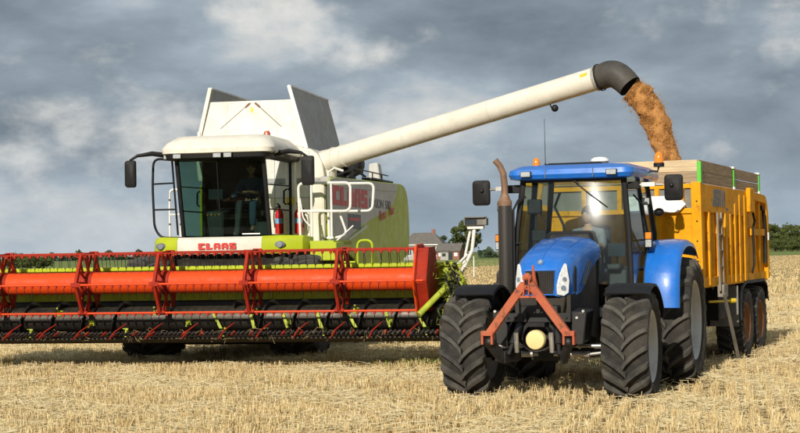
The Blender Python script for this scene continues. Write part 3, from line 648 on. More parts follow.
def seated_person(label, loc, rz, shirt, handL, handR, yaw=0.0, lean=0.0):
    """pelvis at origin on the seat; faces -Y"""
    p = thing('person', label, 'person', loc, rz)
    zs = .10
    chest = (0, .03 - lean*.5, zs + .36); neck = (0, .0 - lean, zs + .54)
    body = MB()
    def arm(s, hand):
        sh = Vector((s*.185, .02 - lean*.9, zs + .46)); h = Vector(hand); mid = sh.lerp(h, .5) + Vector((s*.06, .07, -.12))
        return sh, mid, h
    V = [(0, .02, zs, (.15, .11)), (0, .04, zs+.16, (.135, .10)), (*chest, (.155, .105)), (0, .01-lean*.9, zs+.47, (.12, .08)), (*neck, .055), (0, -.012-lean, zs+.60, .052)]
    E = [(0,1),(1,2),(2,3),(3,4),(4,5)]
    for s, hand in ((-1, handL), (1, handR)):
        sh, mid, h = arm(s, hand); i = len(V)
        V += [(*sh, .062), (*mid, .046), (*h, .03)]; E += [(3, i), (i, i+1), (i+1, i+2)]
        hand_chain(V, E, i+2, h, (h - mid), (-s, 0, .3), .8)
    for s in (-1, 1):
        i = len(V); V += [(s*.10, -.06, zs-.01, .088), (s*.13, -.44, zs+.03, .066), (s*.14, -.50, zs-.20, .056), (s*.14, -.47, zs-.42, .042), (s*.15, -.60, zs-.47, (.04, .035))]
        E += [(0, i), (i, i+1), (i+1, i+2), (i+2, i+3), (i+3, i+4)]
    b = skinned('body_skin', V, E, 'skin', p)
    hm = MB(); head_mesh(hm, Vector((0, -.03-lean, zs+.71)), yaw); hme = hm.mesh('h', 'skin', 60); fix_normals(hme)
    import bmesh
    bm = bmesh.new(); bm.from_mesh(b.data); bm.from_mesh(hme); bm.to_mesh(b.data); bm.free(); bpy.data.meshes.remove(hme)
    b.name = 'body'
    b.data.polygons.foreach_set('use_smooth', [True]*len(b.data.polygons))
    # clothes: the same skeleton a little fuller
    V2 = [(0, .02, zs+.02, (.165, .125)), (0, .04, zs+.16, (.155, .118)), (*chest, (.172, .122)), (0, .01-lean*.9, zs+.47, (.135, .092)), (0, -.0-lean, zs+.53, .066)]
    E2 = [(0,1),(1,2),(2,3),(3,4)]
    for s, hand in ((-1, handL), (1, handR)):
        sh, mid, h = arm(s, hand); i = len(V2); cuff = mid.lerp(h, .25)
        V2 += [(*sh, .074), (*mid, .060), (*cuff, .056)]; E2 += [(3, i), (i, i+1), (i+1, i+2)]
    skinned('shirt', V2, E2, shirt, p)
    V3 = [(0, .02, zs, (.17, .125)), (0, .03, zs+.07, (.16, .122))]; E3 = [(0, 1)]
    for s in (-1, 1):
        i = len(V3); V3 += [(s*.10, -.06, zs-.01, .1), (s*.13, -.44, zs+.03, .08), (s*.14, -.50, zs-.20, .072), (s*.14, -.475, zs-.41, .066)]; E3 += [(0, i), (i, i+1), (i+1, i+2), (i+2, i+3)]
    skinned('trousers', V3, E3, 'jeans', p)
    hr = MB(); c = Vector((0, -.03-lean, zs+.71)); seg = 22; rings = []
    for i in range(9):
        t = (PI * .52) * i / 8
        rr = math.sin(t)
        rings.append([c + Matrix.Rotation(yaw, 3, 'Z') @ Vector((math.cos(2*PI*a/seg)*.085*max(rr,.03), math.sin(2*PI*a/seg)*.106*max(rr,.03) + .008, .012 + math.cos(t)*.118 - (.045*max(0, math.sin(2*PI*a/seg))*rr))) for a in range(seg)])
    hr.loft(rings); obj('hair', hr, 'hair_brown', p, smooth=60)
    return p

# ================================================================ TRACTOR
def dotted(name, base, hole, scale):
    m = bpy.data.materials.new(name); m.use_nodes = True; nt = m.node_tree; b = nt.nodes['Principled BSDF']
    tc = N(nt, 'ShaderNodeTexCoord'); sp = N(nt, 'ShaderNodeSeparateXYZ'); L(nt, tc.outputs['Object'], sp.inputs[0])
    at = N(nt, 'ShaderNodeMath', operation='ARCTAN2'); L(nt, sp.outputs[1], at.inputs[0]); L(nt, sp.outputs[0], at.inputs[1])
    ml = N(nt, 'ShaderNodeMath', operation='MULTIPLY'); ml.inputs[1].default_value = 0.095; L(nt, at.outputs[0], ml.inputs[0])
    cb = N(nt, 'ShaderNodeCombineXYZ'); L(nt, ml.outputs[0], cb.inputs[0]); L(nt, sp.outputs[2], cb.inputs[1])
    mp = N(nt, 'ShaderNodeMapping'); mp.inputs['Rotation'].default_value = (0, 0, R(45)); L(nt, cb.outputs[0], mp.inputs[0])
    v = N(nt, 'ShaderNodeTexVoronoi'); v.inputs['Scale'].default_value = scale; v.inputs['Randomness'].default_value = 0.0; L(nt, mp.outputs[0], v.inputs['Vector'])
    r = N(nt, 'ShaderNodeMapRange', interpolation_type='SMOOTHSTEP'); r.inputs['From Min'].default_value = .30; r.inputs['From Max'].default_value = .42; L(nt, v.outputs['Distance'], r.inputs[0])
    mx = N(nt, 'ShaderNodeMix', data_type='RGBA'); L(nt, r.outputs[0], mx.inputs[0]); mx.inputs[6].default_value = (*hole, 1); mx.inputs[7].default_value = (*base, 1)
    L(nt, mx.outputs[2], b.inputs['Base Color']); b.inputs['Roughness'].default_value = .55; b.inputs['Metallic'].default_value = .4
    bp = N(nt, 'ShaderNodeBump'); bp.inputs['Strength'].default_value = .8; bp.inputs['Distance'].default_value = .006; L(nt, r.outputs[0], bp.inputs['Height']); L(nt, bp.outputs[0], b.inputs['Normal'])
    M[name] = m
dotted('perforated_steel', (0.065, 0.058, 0.05), (0.02, 0.018, 0.016), 42)

TRX, TRY, TRTH = 1.9, 20.355, 19.5
def tractor():
    T = thing('tractor', 'blue four wheel drive tractor with sunlit windscreen and rusty front hitch triangle', 'tractor', (TRX, TRY, 0), -R(TRTH))
    # ---- wheels
    for s in (-1, 1):
        wheel('front_wheel', T, (s*1.03, 0, .69), .70, .56, .44, 18, .07, s, 'rim_grey', .06, sweep=.36, lw=.064, steer=R(1.5), spin=.12 + .05*s)
    for s in (-1, 1):
        wheel('rear_wheel', T, (s*1.08, 2.85, .885), .895, .64, .545, 20, .07, s, 'rim_grey', .05, sweep=.33, lw=.054, spin=.05*s)
    # ---- hood
    def hood_ring(y, zb, zt, w, sh):
        pts = [(-w*.98, y, zb), (-w, y, zb + (zt-zb)*.35), (-w, y, zt - sh*1.3), (-w*.95, y, zt - sh*.78), (-w*.78, y, zt - sh*.36), (-w*.70, y, zt - sh*.20), (-w*.62, y, zt - sh*.22), (-w*.30, y, zt - .006), (0, y, zt)]
        return pts + [(-a, b, c) for a, b, c in reversed(pts[:-1])]
    HR = [(-.52, 1.335, 1.66, .19, .03), (-.50, 1.325, 1.70, .235, .05), (-.42, 1.32, 1.78, .295, .09), (-.32, 1.32, 1.835, .335, .12), (-.17, 1.33, 1.895, .36, .14),
          (.1, 1.36, 1.965, .375, .15), (.35, 1.48, 2.015, .385, .15), (.65, 1.66, 2.055, .395, .15), (.95, 1.76, 2.075, .405, .15), (1.12, 1.80, 2.08, .405, .15)]
    h = MB(); rings = [hood_ring(*a) for a in HR]; h.loft(rings, closed_ring=False)
    k = len(rings[0]); h.f.append(tuple(range(k)))
    hood = obj('hood', h, 'blue_paint', T, smooth=50)
    obj('hood_seam', MB().tube([(0, a[0], a[2]+.002) for a in HR[2:]], .006, 6).tube([(-.20, -.33, 1.80), (-.24, .1, 1.942), (-.255, .6, 2.034), (-.26, 1.1, 2.056)], .005, 5).tube([(.20, -.33, 1.80), (.24, .1, 1.942), (.255, .6, 2.034), (.26, 1.1, 2.056)], .005, 5), 'blue_paint', hood)
    bd = MB(); bd.cyl((0, -.470, 1.735), (0, -.505, 1.757), .042, .038, 20); b_ = obj('badge', bd, 'chrome', hood)
    obj('badge_leaf', MB().plate([(-.018,-.024),(.004,-.024),(.022,.0),(.01,.026),(-.012,.012)], (0,-.5045,1.758), (1,0,0), (0,.6,.8), .006), 'blue_sticker', hood, smooth=0)
    # grille with slats
    g = MB(); g.plate([(-.165,0),(.165,0),(.182,.295),(-.182,.295)], (0,-.520,1.352), (1,0,0), (0,.02,1), .014)
    gr = obj('grille', g, 'black_plastic', hood, smooth=0)
    for i in range(15):
        x = -.157 + .314*i/14; obj('slat', MB().box(x-.0045, x+.0045, -.546, -.528, 1.36, 1.64), 'dirty_metal', gr, smooth=0)
    gf = MB().tube([(-.172,-.533,1.35),(.172,-.533,1.35),(.19,-.526,1.652),(-.19,-.526,1.652)], .012, 6, closed=True); obj('grille_frame', gf, 'blue_paint', gr)
    # headlights on the chamfered corners
    for s in (-1, 1):
        poly = [(0, .01), (.09, -.01), (.16, .03), (.178, .18), (.15, .385), (.125, .40), (.045, .27), (.0, .12)]
        u = Vector((s*.66, .62, 0)).normalized(); v = Vector((-s*.04, .05, 1)).normalized()
        o = Vector((s*.205, -.525, 1.338))
        l = MB(); l.plate(poly, o, u, v, .03*s)
        hl = obj('headlight', l, 'lens_clear', hood, bevel=.008, smooth=30)
        for (a, b, r) in ((.085, .09, .042), (.105, .20, .036)):
            c = o + u*a + v*b; n = (u.cross(v)).normalized() * s
            obj('bulb', MB().cyl(c + n*.022, c + n*.040, r, r*.8, 14), 'chrome', hl)
        # side vent behind the light
        vt = MB(); vt.plate([(0,0),(.10,.01),(.105,.30),(.05,.335),(0,.22)], (s*.352, -.235, 1.37), (s*.08, 1, 0), (0, 0, 1), .012*s)
        obj('side_vent', vt, 'black_plastic', hood, smooth=0)
        st = MB(); st.plate([(0,0),(.06,.0),(.42,.30),(.39,.33)], (s*.384, .05, 1.45), (s*.03, 1, 0), (0, 0, 1), .006*s)
        obj('side_stripe', st, 'chrome', hood, smooth=0)
        st = MB(); st.plate([(0.08,0),(.20,.0),(.5,.26),(.44,.29)], (s*.386, .05, 1.46), (s*.03, 1, 0), (0, 0, 1), .005*s)
        obj('side_decal', st, 'decal_grey', hood, smooth=0)
        # engine side under the blue hood
        e = MB(); e.plate([(-.42,.90),(1.2,.72),(1.2,1.82),(.62,1.68),(.3,1.46),(.0,1.37),(-.42,1.34)], (s*.305, 0, 0), (0,1,0), (0,0,1), .05*s)
        obj('engine_panel', e, 'dirty_metal', T, smooth=0)
    obj('nose_skirt', MB().hexa([(-.26,-.45,1.10),(.26,-.45,1.10),(.33,.1,1.05),(-.33,.1,1.05),(-.30,-.46,1.325),(.30,-.46,1.325),(.36,.1,1.36),(-.36,.1,1.36)]), 'dirty_metal', T, bevel=.02)
    obj('cowl', MB().hexa([(-.33,1.02,1.98),(.33,1.02,1.98),(.40,1.2,1.9),(-.40,1.2,1.9),(-.27,1.06,2.14),(.27,1.06,2.14),(.33,1.22,2.16),(-.33,1.22,2.16)]), 'black_plastic', T, bevel=.04, seg=3)
    # ---- chassis, engine, axle
    c = MB(); c.box(-.30,.30,-.35,1.2,.72,1.32); c.box(-.22,.22,1.2,3.0,.62,1.12); c.box(-.40,.40,2.45,3.2,.55,1.25); c.box(-.24,.24,-.62,-.35,.78,1.22); c.box(-.20,.20,-.3,1.0,.52,.74)
    obj('chassis', c, 'black_metal', T, bevel=.02)
    a = MB(); a.tube([(-.85,0,.66),(-.4,0,.62),(0,0,.70),(.4,0,.62),(.85,0,.66)], [.09,.085,.13,.085,.09], 12)
    for s in (-1, 1): a.cyl((s*.72,0,.5),(s*.72,0,.88), .08, seg=12); a.cyl((s*.72,0,.66),(s*1.0,0,.69), .14, seg=16)
    obj('front_axle', a, 'black_metal', T)
    rd = MB(); rd.cyl((-.72,-.22,.70),(.72,-.22,.70), .022, seg=8).cyl((-.5,-.27,.60),(-.1,-.27,.60),.04,seg=10).cyl((.1,-.27,.60),(.55,-.27,.60),.04,seg=10).cyl((.55,-.27,.60),(.74,-.2,.62),.02,seg=8).cyl((-.55,-.27,.60),(-.74,-.2,.62),.02,seg=8)
    obj('steering_rod', rd, 'bare_steel', T)
    obj('rear_axle', MB().cyl((-1.0,2.85,.885),(1.0,2.85,.885), .13, seg=16), 'black_metal', T)
    for s in (-1, 1):
        # bar with bolts beside the front weight carrier
        b = MB(); b.box(s*.28-.14, s*.28+.14, -.70, -.60, 1.02, 1.13)
        for q in (-.09, .0, .09): b.cyl((s*.28+q, -.70, 1.075), (s*.28+q, -.725, 1.075), .016, seg=6)
        obj('carrier_bracket', b, 'black_metal', T, bevel=.006)
        for q in (.02, .10): obj('bolt', MB().cyl((s*(.46+q), -.60, 1.05+q), (s*(.46+q), -.64, 1.05+q), .018, seg=6), 'bare_steel', T)
        obj('side_plate', MB().hexa([(s*.40,-.62,.70),(s*.56,-.62,.74),(s*.56,-.2,.80),(s*.40,-.2,.74),(s*.40,-.62,1.15),(s*.60,-.62,1.14),(s*.60,-.2,1.16),(s*.40,-.2,1.18)]), 'black_metal', T, bevel=.02)
    # ---- front linkage
    fl = holder('front_linkage', T)
    for s in (-1, 1):
        b = MB(); b.beam((s*.28,-.55,.62),(s*.38,-.95,.60),.07,.15).beam((s*.38,-.93,.58),(s*.50,-1.12,.80),.07,.13)
        b.ball((s*.49,-1.12,.80), .075, 12, 8)
        obj('lower_link', b, 'black_metal', fl, bevel=.012)
        cy = MB().cyl((s*.22,-.62,1.05),(s*.29,-.82,.75),.045,seg=12).cyl((s*.29,-.82,.75),(s*.32,-.9,.63),.025,seg=10); obj('lift_cylinder', cy, 'black_metal', fl)
        cy = MB().cyl((s*.22,-.86,.66),(s*.22,-.90,.90),.03,seg=10); obj('lift_pin', cy, 'bare_steel', fl)
        # hitch triangle leg with fork foot
        t = MB(); t.beam((s*.035,-1.14,1.50),(s*.485,-1.15,.90),.095,.085,(0,1,0))
        t.box(s*.505-.075, s*.505+.075, -1.205, -1.09, .875, .935)
        for q in (-.06, .06): t.box(s*.505+q-.014, s*.505+q+.014, -1.20, -1.095, .77, .876)
        obj('triangle_leg', t, 'rust_red', fl, bevel=.006)
    t = MB()
    for q in (-.032, .032): t.hexa([(q-.008,-1.21,1.37),(q+.008,-1.21,1.37),(q+.008,-1.08,1.37),(q-.008,-1.08,1.37),(q-.008,-1.18,1.60),(q+.008,-1.18,1.60),(q+.008,-1.10,1.60),(q-.008,-1.10,1.60)])
    t.cyl((-.055,-1.14,1.575),(.055,-1.14,1.575),.035,seg=12).ball((0,-1.14,1.585),.05,12,8)
    t.beam((-.13,-1.145,1.345),(.13,-1.145,1.345),.06,.03).beam((-.10,-1.145,1.44),(.10,-1.145,1.44),.05,.02)
    obj('triangle_head', t, 'rust_red', fl, bevel=.004)
    obj('hook_arm', MB().tube([(-.03,-.62,1.44),(-.03,-.72,1.60),(-.035,-.74,1.72)], [.03,.022,.012], 8), 'rust_red', fl)
    p = MB(); p.lathe([(0,.001),(0,.09),(.01,.112),(.03,.122),(.10,.122),(.14,.115)], (.015,-.90,.81), (0,1,0), 28); obj('power_shaft_cap', p, 'pto_cream', T)
    p = MB(); p.lathe([(-.01,.17),(.0,.18),(.22,.18),(.3,.16)], (.015,-.80,.83), (0,1,0), 24); p.box(-.10,.13,-.86,-.55,.97,1.02); obj('power_shaft_guard', p, 'black_plastic', T)
    for (a_, b_, c_) in (((-.16,-.80,.74),(.02,-.93,.60),(.2,-.80,.74)), ((-.3,-.62,1.1),(-.40,-.75,.9),(-.36,-.8,.7)), ((.3,-.62,1.1),(.43,-.75,.85),(.38,-.8,.7))):
        hs = MB(); hs.tube([Vector(a_).lerp(Vector(b_), t)*(1-t) + Vector(b_).lerp(Vector(c_), t)*t for t in [i/8 for i in range(9)]], .012, 6)
        obj('hydraulic_hose', hs, 'black_plastic', T)
    # ---- front fenders
    for s in (-1, 1):
        f = MB(); n = 12; cy_, cz_ = 0, .70
        for (r0, r1) in ((.755, .765),):
            rings = []
            for i in range(n + 1):
                a_ = R(58 + 92*i/n); ri = []
                lo, hi = (.77, 1.335) if s > 0 else (.64, 1.19)
                for (x, dr) in ((lo, -.03), (lo+.01, 0), (lo+.06, .010), (hi-.07, .010), (hi-.01, 0), (hi, -.03), (hi-.012, -.034), (hi-.02, -.008), (lo+.02, -.008), (lo+.012, -.034)):
                    rr = r1 + dr; ri.append((s*x, cy_ - rr*math.cos(a_), cz_ + rr*math.sin(a_)))
                rings.append(ri)
            f.loft(rings)
        ff = obj('front_fender', f, 'black_plastic', T, smooth=40)
        obj('fender_bracket', MB().tube([(s*.62,.1,.75),(s*.66,.25,1.1),(s*.68,.16,1.40),(s*.85,.10,1.46)], .022, 8), 'black_metal', ff)
    # ---- cab
    cab = holder('cab', T)
    A = {s: ((s*.80, 1.16, 1.42), (s*.69, 1.34, 2.88)) for s in (-1, 1)}
    for s in (-1, 1):
        obj('pillar', MB().tube([A[s][0], Vector(A[s][0]).lerp(Vector(A[s][1]), .5) + Vector((s*.02, -.015, 0)), A[s][1]], .042, 8), 'black_plastic', cab)
        obj('pillar', MB().tube([(s*.80,1.16,1.42),(s*.78,1.3,1.12),(s*.74,1.5,.98)], .04, 8), 'black_plastic', cab)
        obj('pillar', MB().tube([(s*.82,2.15,1.15),(s*.84,2.18,1.9),(s*.72,2.12,2.88)], .036, 8), 'black_plastic', cab)
        obj('pillar', MB().tube([(s*.76,2.98,1.55),(s*.78,3.0,2.1),(s*.69,2.92,2.88)], .04, 8), 'black_plastic', cab)
        obj('door_sill', MB().tube([(s*.80,1.16,1.42),(s*.82,2.15,1.15)], .03, 8), 'black_plastic', cab)
    obj('rear_sill', MB().tube([(-.76,2.98,1.62),(.76,2.98,1.62)], .035, 8), 'black_plastic', cab)
    obj('header_rail', MB().box(-.70,.70,1.22,1.30,2.82,2.87), 'black_plastic', cab)
    obj('cab_floor', MB().hexa([(-.72,1.25,1.0),(.72,1.25,1.0),(.74,2.9,1.0),(-.74,2.9,1.0),(-.76,1.2,1.12),(.76,1.2,1.12),(.78,2.95,1.12),(-.78,2.95,1.12)]), 'interior_grey', cab)
    def ws(u, v):
        x = (2*u-1); w = .775*(1-v) + .67*v; yb = 1.13 + v*.198 - .04*math.sin(PI*v)
        return (x*w, yb - .09 + .09*x*x, 1.44 + v*1.40)
    obj('windscreen', MB().grid(ws, 65, 49), 'cab_glass', cab, smooth=80)
    for s in (-1, 1):
        g = MB(); g.add([(s*.80,1.2,1.42),(s*.82,2.13,1.2),(s*.84,2.16,1.9),(s*.73,2.1,2.86),(s*.70,1.36,2.86),(s*.76,1.25,2.1)], [(0,1,2,5),(5,2,3,4)])
        d = obj('door_glass', g, 'cab_glass', cab, smooth=60)
        obj('door_handle', MB().cyl((s*.83,1.98,1.45),(s*.83,2.05,1.62),.018,seg=8), 'black_plastic', d)
        g = MB(); g.add([(s*.83,2.2,1.6),(s*.77,2.94,1.66),(s*.78,2.97,2.1),(s*.70,2.9,2.86),(s*.73,2.16,2.86),(s*.84,2.2,1.95)], [(0,1,2,5),(5,2,3,4)])
        obj('rear_side_glass', g, 'cab_glass', cab, smooth=60)
    obj('rear_window', MB().add([(-.74,2.99,1.66),(.74,2.99,1.66),(.67,2.93,2.85),(-.67,2.93,2.85)], [(0,1,2,3)]), 'cab_glass', cab)
    # roof
    def roof_loop(y0, y1, hw, z, r):
        return [Vector(p) for p in rounded([(-hw,y0,z),(hw,y0,z),(hw,y1,z),(-hw,y1,z)], r, 5, True)]
    rf = MB(); loops = [roof_loop(1.22,3.02,.74,2.85,.12), roof_loop(1.12,3.10,.84,2.865,.14), roof_loop(1.085,3.13,.865,2.92,.16), roof_loop(1.10,3.12,.85,2.985,.16), roof_loop(1.22,3.05,.76,3.045,.2), roof_loop(1.5,2.8,.5,3.07,.2)]
    rf.loft(loops)
    roof = obj('roof', rf, 'blue_paint', cab, smooth=40)
    obj('roof_hatch', MB().hexa([(-.42,1.32,3.045),(.42,1.32,3.045),(.42,2.6,3.06),(-.42,2.6,3.06),(-.36,1.42,3.085),(.36,1.42,3.085),(.38,2.5,3.10),(-.38,2.5,3.10)]), 'black_plastic', roof, bevel=.02)
    for x in (-.32, .33): obj('roof_seam', MB().box(x-.006, x+.006, 1.078, 1.12, 2.87, 2.985), 'decal_grey', roof, smooth=0)
    for s in (-1, 1):
        wl = obj('work_light', MB().box(s*.585-.075, s*.585+.075, 1.045, 1.12, 2.885, 2.965), 'black_plastic', roof, bevel=.01)
        obj('lens', MB().box(s*.585-.066, s*.585+.066, 1.036, 1.05, 2.892, 2.958), 'lens', wl, bevel=.006)
    def beacon(x, y, z, sc=1.0):
        b = MB(); b.cyl((x,y,z-.03),(x,y,z+.02*sc), .06*sc, seg=18); bc = obj('beacon', b, 'black_plastic', roof)
        d = MB(); d.lathe([(0,.052*sc),(.06*sc,.052*sc),(.10*sc,.042*sc),(.125*sc,.018*sc),(.13*sc,.001)], (x,y,z+.02*sc), (0,0,1), 20); obj('beacon_dome', d, 'amber', bc, smooth=50)
    beacon(-.56, 1.55, 3.035, .95)
    obj('beacon_arm', MB().tube([(.78,2.55,3.0),(.93,2.55,2.98),(.95,2.55,3.06)], .016, 8), 'black_metal', roof)
    beacon(.95, 2.55, 3.075, 1.25)
    obj('satellite_dome', MB().lathe([(0,.10),(.03,.13),(.06,.12),(.085,.08),(.095,.001)], (.23,2.0,3.09), (0,0,1), 24), 'white_board', roof, smooth=60)
    obj('antenna', MB().cyl((-.47,1.7,3.03),(-.47,1.7,3.10),.014,seg=8).cyl((-.47,1.7,3.08),(-.475,1.7,3.72),.005,.003,6), 'black_plastic', roof)
    # wiper
    obj('wiper', MB().tube([(.02,1.215,2.84),(.24,1.185,2.66),(.50,1.182,2.46)], .009, 6).tube([(.02,1.21,2.86),(.1,1.20,2.78)], .016, 6), 'black_plastic', cab)
    # mirrors
    for s in (-1, 1):
        am = MB(); am.tube([(s*.72,1.36,2.74),(s*.95,1.40,2.755),(s*1.20,1.46,2.75)], .017, 8); am.box(min(s*.92,s*1.10), max(s*.92,s*1.10), 1.38, 1.42, 2.73, 2.785)
        ar = obj('mirror_arm', am, 'bare_steel', cab)
        if s < 0: am2 = MB().box(-.93,-.74,1.34,1.43,2.69,2.80)
        else: am2 = MB().box(.74,.90,1.34,1.43,2.70,2.80)
        obj('mirror_clamp', am2, 'black_plastic', ar, bevel=.01)
        hm = MB(); cxm = s*1.335; loops = []
        for (yy, k_) in ((1.44,.80),(1.455,.97),(1.49,1.0),(1.53,.92)):
            loops.append([Vector(p) for p in rounded([(cxm-.125*k_,yy,2.71-.175*k_),(cxm+.125*k_,yy,2.71-.175*k_),(cxm+.125*k_,yy,2.71+.175*k_),(cxm-.125*k_,yy,2.71+.175*k_)], .05, 4, True)])
        hm.loft(loops); mr_ = obj('mirror', hm, 'black_plastic', cab, smooth=40)
        obj('mirror_glass', MB().box(cxm-.10, cxm+.10, 1.528, 1.536, 2.56, 2.86), 'mirror_glass', mr_, smooth=0)
        obj('mirror_joint', MB().ball((cxm-s*.02,1.435,2.74), .032, 10, 7), 'black_metal', mr_)
        # lamps on the side post
        lp = obj('post_light', MB().box(s*.86-.055, s*.86+.055, 1.98, 2.06, 2.50, 2.60), 'black_plastic', cab, bevel=.012)
        obj('lens', MB().box(s*.86-.048, s*.86+.048, 1.972, 1.985, 2.508, 2.592), 'lens', lp, bevel=.006)
    # indicator lamps on stalks
    for s in (-1, 1):
        x = s*(1.02 if s < 0 else .93); y = 1.2 if s < 0 else 1.75; z = 2.02
        sg = obj('turn_signal', MB().box(x-.05, x+.05, y, y+.07, z-.11, z+.11), 'black_plastic', cab, bevel=.012)
        obj('amber_lens', MB().box(x-.042, x+.042, y-.012, y+.004, z+.01, z+.10), 'amber', sg, bevel=.008)
        obj('white_lens', MB().box(x-.042, x+.042, y-.012, y+.004, z-.10, z), 'lens', sg, bevel=.008)
        obj('signal_stalk', MB().tube([(s*.80,1.4 if s < 0 else 1.9,z),(x,y+.05,z)], .014, 6), 'black_metal', sg)
    wl = obj('side_lamp', MB().box(-1.03,-.93,1.18,1.26,2.44,2.56), 'black_plastic', cab, bevel=.012); obj('lens', MB().box(-1.02,-.94,1.172,1.185,2.455,2.545), 'lens', wl, bevel=.006)
    wl = obj('side_lamp', MB().ball((1.02,2.1,2.40), .07, 12, 8, (1,.8,.8)), 'black_plastic', cab)
    obj('grab_pipe', MB().tube([(.83,1.3,2.62),(.88,1.6,2.5),(.90,1.9,2.1),(.86,2.1,1.7)], .014, 6), 'black_plastic', cab)
    # interior
    st = MB(); st.box(-.26,.26,2.05,2.55,1.45,1.58); st.hexa([(-.25,2.48,1.55),(.25,2.48,1.55),(.25,2.60,1.55),(-.25,2.60,1.55),(-.22,2.60,2.25),(.22,2.60,2.25),(.22,2.70,2.25),(-.22,2.70,2.25)]); st.box(-.15,.15,2.15,2.45,1.1,1.46)
    obj('seat', st, 'seat_blue', cab, bevel=.05, seg=3)
    db = MB(); db.hexa([(-.28,1.22,1.12),(.28,1.22,1.12),(.22,1.55,1.12),(-.22,1.55,1.12),(-.30,1.22,1.98),(.30,1.22,1.98),(.22,1.5,1.86),(-.22,1.5,1.86)]); obj('dashboard', db, 'interior_dark', cab, bevel=.03)
    sw = holder('steering_wheel', cab, (0, 1.70, 1.93), (R(-32), 0, 0))
    obj('steering_rim', MB().tube([(.19*math.cos(2*PI*i/24), .19*math.sin(2*PI*i/24), 0) for i in range(24)], .015, 8, closed=True), 'interior_dark', sw)
    obj('steering_spoke', MB().cyl((-.19,0,0),(.19,0,0),.012,seg=6).cyl((0,0,0),(0,-.19,0),.012,seg=6).cyl((0,0,.01),(0,-.02,-.32),.035,seg=10), 'interior_dark', sw)
    cn = MB(); cn.box(.34,.62,1.75,2.6,1.12,1.62); cn.box(.36,.56,1.6,1.9,1.62,1.70); obj('side_console', cn, 'interior_grey', cab, bevel=.03)
    mo = MB(); mo.box(.42,.66,1.52,1.56,1.80,1.98); mo.cyl((.54,1.56,1.9),(.5,1.75,1.65),.015,seg=6); obj('monitor', mo, 'screen', cab, bevel=.01)
    obj('control_box', MB().box(-.66,-.47,1.38,1.50,2.40,2.60), 'interior_dark', cab, bevel=.02); obj('control_box', MB().box(-.62,-.42,1.45,1.52,2.02,2.18), 'interior_dark', cab, bevel=.02); obj('control_box', MB().box(-.66,-.40,1.42,1.60,1.72,1.92), 'interior_dark', cab, bevel=.02)
    obj('control_arm', MB().tube([(-.56,1.5,1.2),(-.58,1.48,1.9),(-.55,1.46,2.45)], .018, 6), 'interior_dark', cab); obj('control_cable', MB().tube([(-.5,1.46,2.42),(-.42,1.46,2.3),(-.46,1.48,2.1),(-.36,1.5,1.9),(-.3,1.55,1.7)], .010, 5), 'interior_dark', cab)
    obj('cabin_strap', MB().tube([(-.32,1.9,2.7),(-.40,1.9,2.5),(-.28,1.9,2.25),(-.26,1.9,2.05),(-.40,1.9,1.8)], .02, 6), 'interior_dark', cab)
    # ---- rear fenders
    for s in (-1, 1):
        prof = [(1.66,1.10),(1.68,1.42),(1.78,1.70),(1.98,1.90),(2.30,2.00),(2.75,2.03),(3.2,1.97),(3.45,1.82)]
        prof = [(p.y, p.z) for p in rounded([(0,a,b) for a, b in prof], .25, 3)]
        rings = []
        for i, (y, z) in enumerate(prof):
            a0 = prof[max(i-1,0)]; a1 = prof[min(i+1,len(prof)-1)]; t = Vector((0, a1[0]-a0[0], a1[1]-a0[1])).normalized(); n_ = Vector((0, t.z*-1, t.y)); n_ = n_ if n_.dot(Vector((0, y-2.85, z-.9))) > 0 else -n_
            c_ = Vector((0, y, z)); ring = []
            e_ = 0 if s > 0 else -.21
            for (x, d) in ((.86,-.01),(.88,0),(1.12+e_,.012),(1.28+e_,0),(1.325+e_,-.03),(1.34+e_,-.09),(1.325+e_,-.09),(1.30+e_,-.045),(1.12+e_,-.012),(.88,-.02)):
                ring.append(c_ + Vector((s*x,0,0)) + n_*d)
            rings.append(ring)
        ff = obj('rear_fender', MB().loft(rings), 'blue_paint', T, smooth=45)
        obj('fender_wall', MB().plate([(1.66,1.05)] + prof + [(3.4,1.1)], (s*.865,0,0), (0,1,0), (0,0,1), .012), 'black_plastic', ff, smooth=0)
    # ---- steps, tank
    for s in (-1, 1):
        t = MB(); t.hexa([(s*.42,1.05,.55),(s*.80,1.05,.55),(s*.80,1.75,.55),(s*.42,1.75,.55),(s*.42,1.05,1.05),(s*.84,1.05,1.05),(s*.84,1.85,1.05),(s*.42,1.85,1.05)]); obj('fuel_tank', t, 'black_plastic', T, bevel=.06, seg=3)
        for q, z in enumerate((.50, .76, 1.02)): obj('step', MB().box(min(s*.80,s*1.0), max(s*.80,s*1.0), 1.18, 1.50, z, z+.03), 'black_metal', T, bevel=.005)
        obj('step_rail', MB().cyl((s*.98,1.18,.48),(s*.93,1.2,1.1),.016,seg=6).cyl((s*.98,1.5,.48),(s*.93,1.5,1.1),.016,seg=6), 'black_metal', T)
    # ---- exhaust
    ex = holder('exhaust', T, (-.88, 1.05, 0))
    obj('muffler_shield', MB().lathe([(1.30,.07),(1.32,.095),(2.50,.095),(2.52,.09)], (0,0,0), (0,0,1), 28), 'perforated_steel', ex, smooth=50)
    obj('muffler_cap', MB().lathe([(2.51,.096),(2.57,.098),(2.60,.075),(2.66,.055)], (0,0,0), (0,0,1), 24), 'rust_pipe', ex)
    obj('tail_pipe', MB().tube([(0,0,2.55),(0,0,2.80),(-.012,-.01,2.95),(-.05,-.03,3.05),(-.11,-.06,3.13)], [.05,.045,.043,.042,.042], 14), 'rust_pipe', ex)
    obj('exhaust_bracket', MB().tube([(.03,.09,2.0),(.2,.12,2.0)], .015, 6).tube([(.02,.09,1.5),(.3,.1,1.5)], .015, 6).tube([(.10,.05,1.3),(.10,.06,2.45),(.16,.1,2.58),(.24,.18,2.63)], .018, 8), 'black_plastic', ex)
